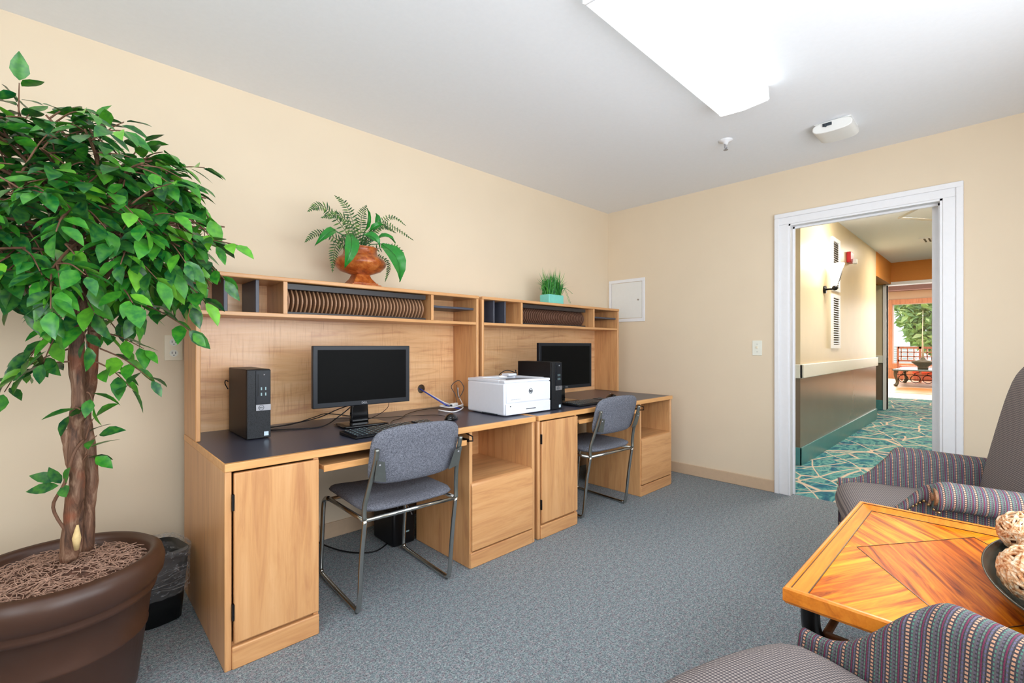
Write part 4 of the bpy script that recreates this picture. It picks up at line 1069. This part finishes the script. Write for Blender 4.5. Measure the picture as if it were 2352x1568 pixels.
# ================================================================== HALLWAY FITTINGS
for z0, z1, lab in ((1.735, 2.33, 'upper white louvred vent on the hallway wall'), (1.09, 1.695, 'lower white louvred vent on the hallway wall')):
    t = thing('wall_vent', lab, 'vent', (2.375, HY, z0), 0, 'louvred vents on the hallway wall')
    h = z1 - z0; f = NB(); box(f, -.18, -.14, -.02, 0, 0, h); box(f, .14, .18, -.02, 0, 0, h); box(f, -.14, .14, -.02, 0, 0, .04); box(f, -.14, .14, -.02, 0, h - .04, h)
    obj('frame', f, M['white'], t); obj('vent_back', bx(-.14, .14, -.004, 0, .04, h - .04), M['slat'], t)
    f = NB(); n = 20
    for i in range(n):
        z = .05 + i * (h - .09) / n; prism(f, [(-.018, z), (-.016, z + .003), (-.005, z + .014), (-.005, z + .010)], 'x', -.14, .14)
    o = obj('louvres', f, M['white'], t)
t = thing('wall_sconce', 'lit white glass sconce with dark metal twigs on the hallway wall', 'wall lamp', (1.90, HY, 1.735))
lamp = emit('lit_sconce_glass', (1, .88, .70, 1), 2.6)
f = lathe(NB(), [(.012, .0), (.030, .06), (.052, .15), (.085, .24), (.080, .24), (.048, .155), (.026, .065), (.0, .02)], 28, 0, -.10, close=False); obj('lamp_shade', f, lamp, t, smooth=True)
f = NB(); ball(f, (0, -.10, -.01), .028, 12, 8); tube(f, [(0, -.02, -.02), (0, -.10, -.02)], .01, 8); disc(f, (0, -.01, -.02), .04, .02, 'y')
tube(f, catmull([(.0, -.10, 0), (.05, -.13, .08), (.10, -.14, .18)], 4), .006, 6); tube(f, catmull([(.0, -.10, 0), (.08, -.11, .06), (.15, -.12, .13)], 4), .006, 6)
part(obj('bracket', f, M['iron'], t, smooth=True), 'dark iron bracket with twigs')
pl = bpy.data.lights.new('sconce_bulb', 'POINT'); pl.energy = 6.5; pl.color = (1, .90, .76); pl.shadow_soft_size = .05
o = bpy.data.objects.new('sconce_bulb', pl); C.objects.link(o); o.location = (1.90, HY - .30, 2.12)
t = thing('fire_strobe', 'red fire alarm strobe high on the hallway wall', 'fire alarm', (3.05, HY, 2.20))
obj('strobe_body', bx(-.09, .09, -.045, 0, -.065, .065), M['red'], t, bevel=.008); obj('strobe_lens', bx(-.01, .08, -.085, -.045, -.075, -.015), M['white_plastic'], t, bevel=.008)
t = thing('ceiling_vent', 'dark slotted vent on the hallway ceiling', 'vent', (4.45, -2.13, HH))
obj('vent_frame', bx(-.16, .16, -.16, .16, -.012, 0), M['white'], t); f = NB()
for i in range(6): box(f, -.13, .13, -.13 + i * .046, -.112 + i * .046, -.016, -.012)
obj('vent_slots', f, M['slat'], t)
# lounge furniture
t = thing('coffee_table', 'iron coffee table with stone top in the lounge', 'table', (13.4, -1.55, 0))
obj('table_top', bx(-1.0, 1.0, -.85, .85, .43, .47), M['stone_top'], t, bevel=.01)
for sx in (-.9, .9):
    for sy in (-.78, .78):
        f = NB(); tube(f, catmull([(sx, sy, .43), (sx * 1.02, sy * 1.02, .3), (sx * .97, sy * .97, .12), (sx * 1.02, sy * 1.02, 0.02)], 4), [.05, .05, .045, .04, .035, .032, .032, .032, .035, .038, .04, .045, .05], 8); obj('leg', f, M['vase'], t, smooth=True)
f = NB()
for i in range(6):
    y = -.62 + i * .25
    tube(f, [(-.9, y + .10 * math.cos(a), .30 + .10 * math.sin(a) - .08) for a in [2 * PI * k / 16 for k in range(16)]], .009, 5, closed=True)
    tube(f, catmull([(-.9, y - .1, .42), (-.9, y + .02, .36), (-.9, y - .04, .31), (-.9, y + .06, .34)], 4), .008, 5)
tube(f, [(-.9, -.78, .20), (-.9, .78, .20)], .009, 5); tube(f, [(-.9, -.78, .33), (-.9, .78, .33)], .007, 5)
part(obj('scrollwork', f, M['iron'], t, smooth=True), 'black iron scrolls')
t = thing('vase', 'squat olive vase with a tall thin pale stem on the coffee table', 'vase', (13.0, -1.28, .47))
obj('vase_body', lathe(NB(), [(.0, 0), (.11, 0), (.12, .05), (.10, .06), (.24, .18), (.25, .21), (.12, .25), (.06, .28), (.05, .32), (0, .32)], 28, close=False), M['vase'], t, smooth=True)
f = NB(); tube(f, [(0, 0, .30), (0, .01, .9), (0, .0, 1.6)], [.03, .010, .005], 8); obj('stem', f, M['ivory'], t, smooth=True)
t = thing('lattice_chair', 'red-brown lattice-back chair facing away below the lounge window', 'chair', (14.75, -1.05, 0))
f = NB()
for y in (-.55, -.02, .5): box(f, -.02, .03, y - .03, y + .03, 0, 1.08)
box(f, -.02, .03, -.55, .5, 1.02, 1.08); box(f, -.02, .03, -.55, .5, .62, .68)
for i in range(7):
    y = -.48 + i * .15; box(f, -.012, .022, y - .014, y + .014, .66, 1.04)
for z in (.78, .91): box(f, -.012, .022, -.55, .5, z - .014, z + .014)
obj('back_frame', f, M['rust_wood'], t); obj('seat', bx(.0, .6, -.55, .5, .36, .48), M['cushion_red'], t, bevel=.03)
for y in (-.52, .47): obj('front_leg', bx(.5, .56, y - .03, y + .03, 0, .38), M['rust_wood'], t)
t = thing('bench_ottoman', 'coral upholstered low bench behind the coffee table', 'bench', (15.85, -1.5, 0))
obj('cushion', bx(-.25, .25, -.9, .7, .22, .42), M['cushion_red'], t, bevel=.03); obj('bench_base', bx(-.22, .22, -.87, .67, 0, .22), M['rust_wood'], t)

# ================================================================== ARMCHAIRS
def armchair(loc, rz, label):
    t = thing('armchair', label, 'armchair', loc, rz, 'pair of striped armchairs beside the wooden table')
    def stations():
        out = []
        for i in range(80):
            u = i / 79; y = .335 - u * .66
            if y > .06:
                q = (.335 - y) / .275            # 0 front -> 1 scroll
                s_ = q * q * (3 - 2 * q); s_ = s_ ** 1.7
                h = .425 + (.605 - .425) * s_
                s2 = min(1, max(0, (.125 - y) / .035)); s2 = s2 * s2 * (3 - 2 * s2); r = .016 + .012 * s_ + .026 * s2; xc = .298 + .008 * s_ + .042 * s2
            else:
                v = (.06 - y) / .385; h = .605 - .022 * v; r = .054; xc = .348 - .012 * v
            out.append((y, h, r, xc))
        return out
    for sg in (-1, 1):
        f = NB(); lay = f.loops.layers.uv.verify(); rows = []; uvd = {}
        for (y, h, r, xc) in stations():
            prof = []; zc = h - r
            xin = xc - r + .004
            # inner side from seat up
            prof.append((.262, .34)); prof.append((.264 + (xin - .264) * .45, .34 + (zc - .34) * .5))
            n = 14
            for k in range(n + 1):
                a = PI - (PI * 1.35) * k / n; prof.append((xc + r * math.cos(a), zc + r * math.sin(a)))
            px_, pz_ = prof[-1]
            prof.append((min(px_, .306), pz_ + .001)); prof.append((min(px_, .302), pz_ - .012)); prof.append((.298, pz_ * .5 + .17 * .5)); prof.append((.298, .165))
            row = []; arc = 0; last = None
            for p_ in prof:
                if last: arc += math.hypot(p_[0] - last[0], p_[1] - last[1])
                v = f.verts.new((sg * p_[0], y, p_[1])); row.append(v); uvd[v] = (y, arc); last = p_
            rows.append(row)
        for a_, b_ in zip(rows, rows[1:]):
            for k in range(len(a_) - 1):
                f.faces.new((a_[k], a_[k + 1], b_[k + 1], b_[k]))
        # front and rear closing faces, bottom
        for rw in (rows[0], rows[-1]):
            c = f.verts.new((sg * .281, rw[0].co.y, .25)); uvd[c] = (rw[0].co.y, .1)
            for k in range(len(rw) - 1): f.faces.new((rw[k], rw[k + 1], c))
            f.faces.new((rw[-1], rw[0], c))
        for fc in f.faces:
            for l in fc.loops: l[lay].uv = uvd[l.vert]
        a_ = obj('arm', f, M['stripe'], t, smooth=True)
        f = NB(); y = .072; disc(f, (sg * .362, y + .022, .546), .034, .020, 'y', 24); disc(f, (sg * .362, y + .034, .546), .016, .010, 'y', 14)
        part(obj('rosette', f, M['rosette'], a_, bevel=.003), 'round carved arm end')
        f = NB(); st_ = stations()
        for i in range(24):
            u = i / 23; y = .335 - u * .245
            s0 = min(st_, key=lambda q: abs(q[0] - y)); zz = s0[1] - s0[2] * 1.92
            ball(f, (sg * (s0[3] + s0[2] * .50 + .002), y, zz), .0062, 8, 6)
        part(obj('nailhead_trim', f, M['brass'], a_, smooth=True), 'row of brass nailheads')
    # seat: front-bowed cushion
    def ws(x, y, z):
        k = (y + .34) / .68
        return (x * (1 - .03 * k), y + .0 + .018 * (1 - (x / .29) ** 2) * (k if k > 0 else 0), .355 + z + .022 * (1 - (x / .29) ** 2) * (1 if z > 0 else 0))
    f = pad(NB(), .575, .70, .09, .15, ws, uv=True, pw=7); obj('seat', f, M['dots'], t, smooth=True)
    # rails
    f = NB(); lay = f.loops.layers.uv.verify(); box(f, -.295, .295, -.30, .325, .175, .33)
    for fc in f.faces:
        for l in fc.loops: l[lay].uv = (l.vert.co.x + l.vert.co.y, l.vert.co.z)
    obj('seat_frame', f, M['stripe'], t, bevel=.012)
    f = NB()
    for i in range(46): ball(f, (-.286 + i * .0127, .328, .19), .0055, 8, 6)
    for s_ in (-1, 1):
        for i in range(48): ball(f, (s_ * .297, .32 - i * .0130, .188), .0055, 8, 6)
    o = obj('base_nailheads', f, M['brass'], t, smooth=True)
    for sx in (-.255, .255):
        f = NB(); rs_ = []
        for r, z, yo in ((.030, .18, .285), (.027, .10, .290), (.018, 0.0, .300)): rs_.append([f.verts.new((sx + a_ * r, yo + b_ * r, z)) for a_, b_ in ((-1, -1), (1, -1), (1, 1), (-1, 1))])
        for a_, b_ in zip(rs_, rs_[1:]):
            for k in range(4): f.faces.new((a_[k], a_[(k + 1) % 4], b_[(k + 1) % 4], b_[k]))
        f.faces.new(rs_[0]); f.faces.new(rs_[-1][::-1]); obj('leg', f, M['leg_wood'], t, bevel=.004)
        f = NB(); tube(f, [(sx, -.27, .18), (sx, -.30, .08), (sx, -.34, 0.0)], [.026, .022, .018], 8); obj('leg', f, M['leg_wood'], t, smooth=True)
    # back
    def wb(x, y, z):
        # pad lies in XY; stand it up: x stays, y -> height, z -> depth
        v = (y + .36) / .72
        return (x, -.225 - .13 * v - .03 * v * v - z, .30 + (y + .36) * 1.06)
    f = pad(NB(), .60, .72, .15, .13, wb, uv=True, n=72, rings=12, pw=7); obj('backrest', f, M['dots'], t, smooth=True)
    return t
armchair((-1.148, -2.522, 0), math.radians(17), 'mauve-grey striped armchair between the doorway and the wooden table')
armchair((-2.985, -2.585, 0), math.radians(-19), 'mauve-grey striped armchair in the foreground, cut by the bottom edge')

# ================================================================== OCCASIONAL TABLE
TX0, TX1, TY0, TY1, TZ = -2.574, -1.611, -2.975, -2.315, .50
tb = thing('occasional_table', 'square-cornered honey wood table with tiger veneer tray top between the armchairs', 'table', ((TX0 + TX1) / 2, (TY0 + TY1) / 2, 0))
hx, hy = (TX1 - TX0) / 2, (TY1 - TY0) / 2
rw = .046; dz = .018
f = NB()
def ring(x, y, z): return [f.verts.new((sx * x, sy * y, z)) for sx, sy in ((-1, -1), (1, -1), (1, 1), (-1, 1))]
R0 = ring(hx - .006, hy - .006, TZ - .042); R1 = ring(hx, hy, TZ - .034); R2 = ring(hx, hy, TZ - .004); R3 = ring(hx - .004, hy - .004, TZ); R4 = ring(hx - .011, hy - .011, TZ); R5 = ring(hx - .015, hy - .015, TZ - .004); R6 = ring(hx - rw, hy - rw, TZ - dz); R7 = ring(hx - rw - .003, hy - rw - .003, TZ - dz - .012)
RR = [R0, R1, R2, R3, R4, R5, R6, R7, R0]
for a_, b_ in zip(RR, RR[1:]):
    for k in range(4): f.faces.new((a_[k], a_[(k + 1) % 4], b_[(k + 1) % 4], b_[k]))
obj('table_rim', f, M['honey'], tb)
f = NB(); zf = TZ - dz - .001; X, Y = hx - rw, hy - rw; ax_, ay_ = X * .86, Y * .90
def poly(pts, mi):
    f.faces.new([f.verts.new((x, y, zf)) for x, y in pts]).material_index = mi
poly([(0, ay_), (ax_, 0), (0, -ay_), (-ax_, 0)], 2)
poly([(-X, Y), (0, Y), (0, ay_), (-ax_, 0), (-X, 0)], 0); poly([(0, Y), (X, Y), (X, 0), (ax_, 0), (0, ay_)], 1)
poly([(X, 0), (X, -Y), (0, -Y), (0, -ay_), (ax_, 0)], 0); poly([(0, -Y), (-X, -Y), (-X, 0), (-ax_, 0), (0, -ay_)], 1)
part(obj('veneer_top', f, [M['ven_a'], M['ven_b'], M['ven_c']], tb), 'glossy striped veneer with diamond inlay')
f = NB()
pts = [(0, ay_), (ax_, 0), (0, -ay_), (-ax_, 0)]
for i in range(4):
    a_, b_ = Vector(pts[i] + (zf + .0003,)), Vector(pts[(i + 1) % 4] + (zf + .0003,)); tube(f, [a_, b_], .0014, 4)
for s_ in (-1, 1):
    tube(f, [(-X, s_ * Y, zf + .0008), (X, s_ * Y, zf + .0008)], .0018, 4); tube(f, [(s_ * X, -Y, zf + .0008), (s_ * X, Y, zf + .0008)], .0018, 4)
    q = hx - .0155, hy - .0155
    tube(f, [(-q[0], s_ * q[1], TZ - .003), (q[0], s_ * q[1], TZ - .003)], .0012, 4); tube(f, [(s_ * q[0], -q[1], TZ - .003), (s_ * q[0], q[1], TZ - .003)], .0012, 4)
obj('inlay_line', f, M['line'], tb)
obj('underframe', bx(-hx + .06, hx - .06, -hy + .06, hy - .06, TZ - .060, TZ - dz - .004), M['iron'], tb)
for sx in (-1, 1):
    for sy in (-1, 1):
        f = NB(); c = [(sx * (hx - .05), sy * (hy - .05), TZ - .045), (sx * (hx - .055), sy * (hy - .055), TZ - .12), (sx * (hx - .10), sy * (hy - .09), TZ - .22), (sx * (hx - .20), sy * (hy - .15), TZ - .30), (sx * (hx - .24), sy * (hy - .17), TZ - .36), (sx * (hx - .20), sy * (hy - .14), TZ - .42), (sx * (hx - .10), sy * (hy - .08), .022)]
        tube(f, catmull(c, 5), .022, 10); obj('leg', f, M['iron'], tb, smooth=True)
f = NB(); box(f, -.20, .20, -.14, .14, .135, .15)
tube(f, [(hx * .55 * math.cos(a), hy * .55 * math.sin(a), .16) for a in [2 * PI * k / 32 for k in range(32)]], .010, 6, closed=True); obj('lower_shelf', f, M['iron'], tb, smooth=False)
f = NB(); tube(f, [(-.16, -.10, TZ - .13), (-.16, .10, TZ - .13)], .012, 8); tube(f, [(-hx + .07, -hy + .08, TZ - .12), (-hx + .07, hy - .08, TZ - .12)], .01, 8); tube(f, [(-hx + .07, hy - .08, TZ - .12), (hx - .07, hy - .08, TZ - .12)], .01, 8)
obj('stretcher', f, M['leg_wood'], tb, smooth=True)

# bowl and its contents
bz = TZ - dz + .0005; BC = Vector((-2.175, -2.872, bz))
t = thing('bowl', 'wide dark green-black bowl on the wooden table', 'bowl', BC)
f = lathe(NB(), [(.0001, 0), (.08, 0), (.085, .006), (.15, .020), (.20, .045), (.223, .078), (.225, .083), (.220, .083), (.19, .054), (.14, .028), (.08, .014), (.0001, .010)], 72, close=False, sx=1.66, sy=.90)
obj('bowl_shell', f, M['bowl'], t, smooth=True)
def rope_ball(off, r, label, seed):
    t = thing('rope_ball', label, 'decorative ball', BC + Vector(off), 0, 'woven rope balls in the bowl')
    obj('ball_core', ball(NB(), (0, 0, 0), r * .80, 20, 12), M['core'], t, smooth=True)
    R_ = random.Random(seed); f = NB()
    for i in range(34):
        ax = Vector((R_.gauss(0, 1), R_.gauss(0, 1), R_.gauss(0, 1))).normalized(); u = ax.orthogonal().normalized(); v = ax.cross(u); off_ = R_.uniform(-.45, .45) * r; rr = math.sqrt(r * r - off_ * off_) * .95
        ph = R_.uniform(0, 6); pts = []
        for k in range(28):
            a = 2 * PI * k / 28; q = rr * (1 + .03 * math.sin(5 * a + ph)); pts.append(u * q * math.cos(a) + v * q * math.sin(a) + ax * (off_ + .08 * r * math.sin(3 * a + ph)))
        tube(f, pts, r * .062, 6, closed=True)
    obj('rope_strands', f, M['rope'], t, smooth=True)
rope_ball((-.105, .108, .106), .066, 'woven rope ball in the bowl, largest, nearest the left rim', 1)
rope_ball((.185, .122, .122), .054, 'woven rope ball in the bowl, farthest and topmost in view', 2)
rope_ball((.065, .080, .105), .056, 'woven rope ball in the bowl, just behind the largest one', 3)
rope_ball((-.205, .050, .092), .050, 'woven rope ball in the bowl, nearest the camera at the frame edge', 4)
rope_ball((-.02, .0, .10), .058, 'woven rope ball in the bowl, at the far right edge of the view', 5)
t = thing('seed_pod', 'small yellow pod in the bowl near its front rim', 'dried pod', BC + Vector((-.232, .118, .068)), .3)
f = NB(); tube(f, catmull([(-.022, 0, .004), (-.008, .004, .010), (.012, 0, .006), (.022, -.004, -.002)], 4), [.002, .006, .008, .009, .009, .009, .009, .008, .008, .007, .005, .004, .002], 8); obj('pod', f, M['yellow'], t, smooth=True)
t = thing('bamboo_cup', 'hollow bamboo piece in the bowl beside the yellow pod', 'dried pod', BC + Vector((-.270, .100, .070)), .5)
f = NB(); lathe(f, [(.020, -.016), (.021, .014), (.017, .014), (.016, -.012), (.0, -.012)], 24, close=False); obj('cup_wall', f, M['bamboo'], t, smooth=True)
t = thing('dried_flower', 'pink dried flower in the bowl in front of the bamboo piece', 'dried flower', BC + Vector((-.292, .108, .086)))
f = NB(); R_ = random.Random(2)
for i in range(14): ball(f, (R_.uniform(-.009, .009), R_.uniform(-.009, .009), R_.uniform(-.004, .006)), .005, 7, 5)
obj('petals', f, M['pinkish'], t, smooth=True)
t = thing('seed_pod', 'pale green pod in the bowl at the frame edge', 'dried pod', BC + Vector((-.290, .070, .080)), -.9)
f = NB(); tube(f, [(-.03, 0, 0), (-.01, 0, .006), (.015, 0, .004), (.03, 0, 0)], [.003, .009, .010, .004], 8); obj('pod', f, M['pale_pod'], t, smooth=True)
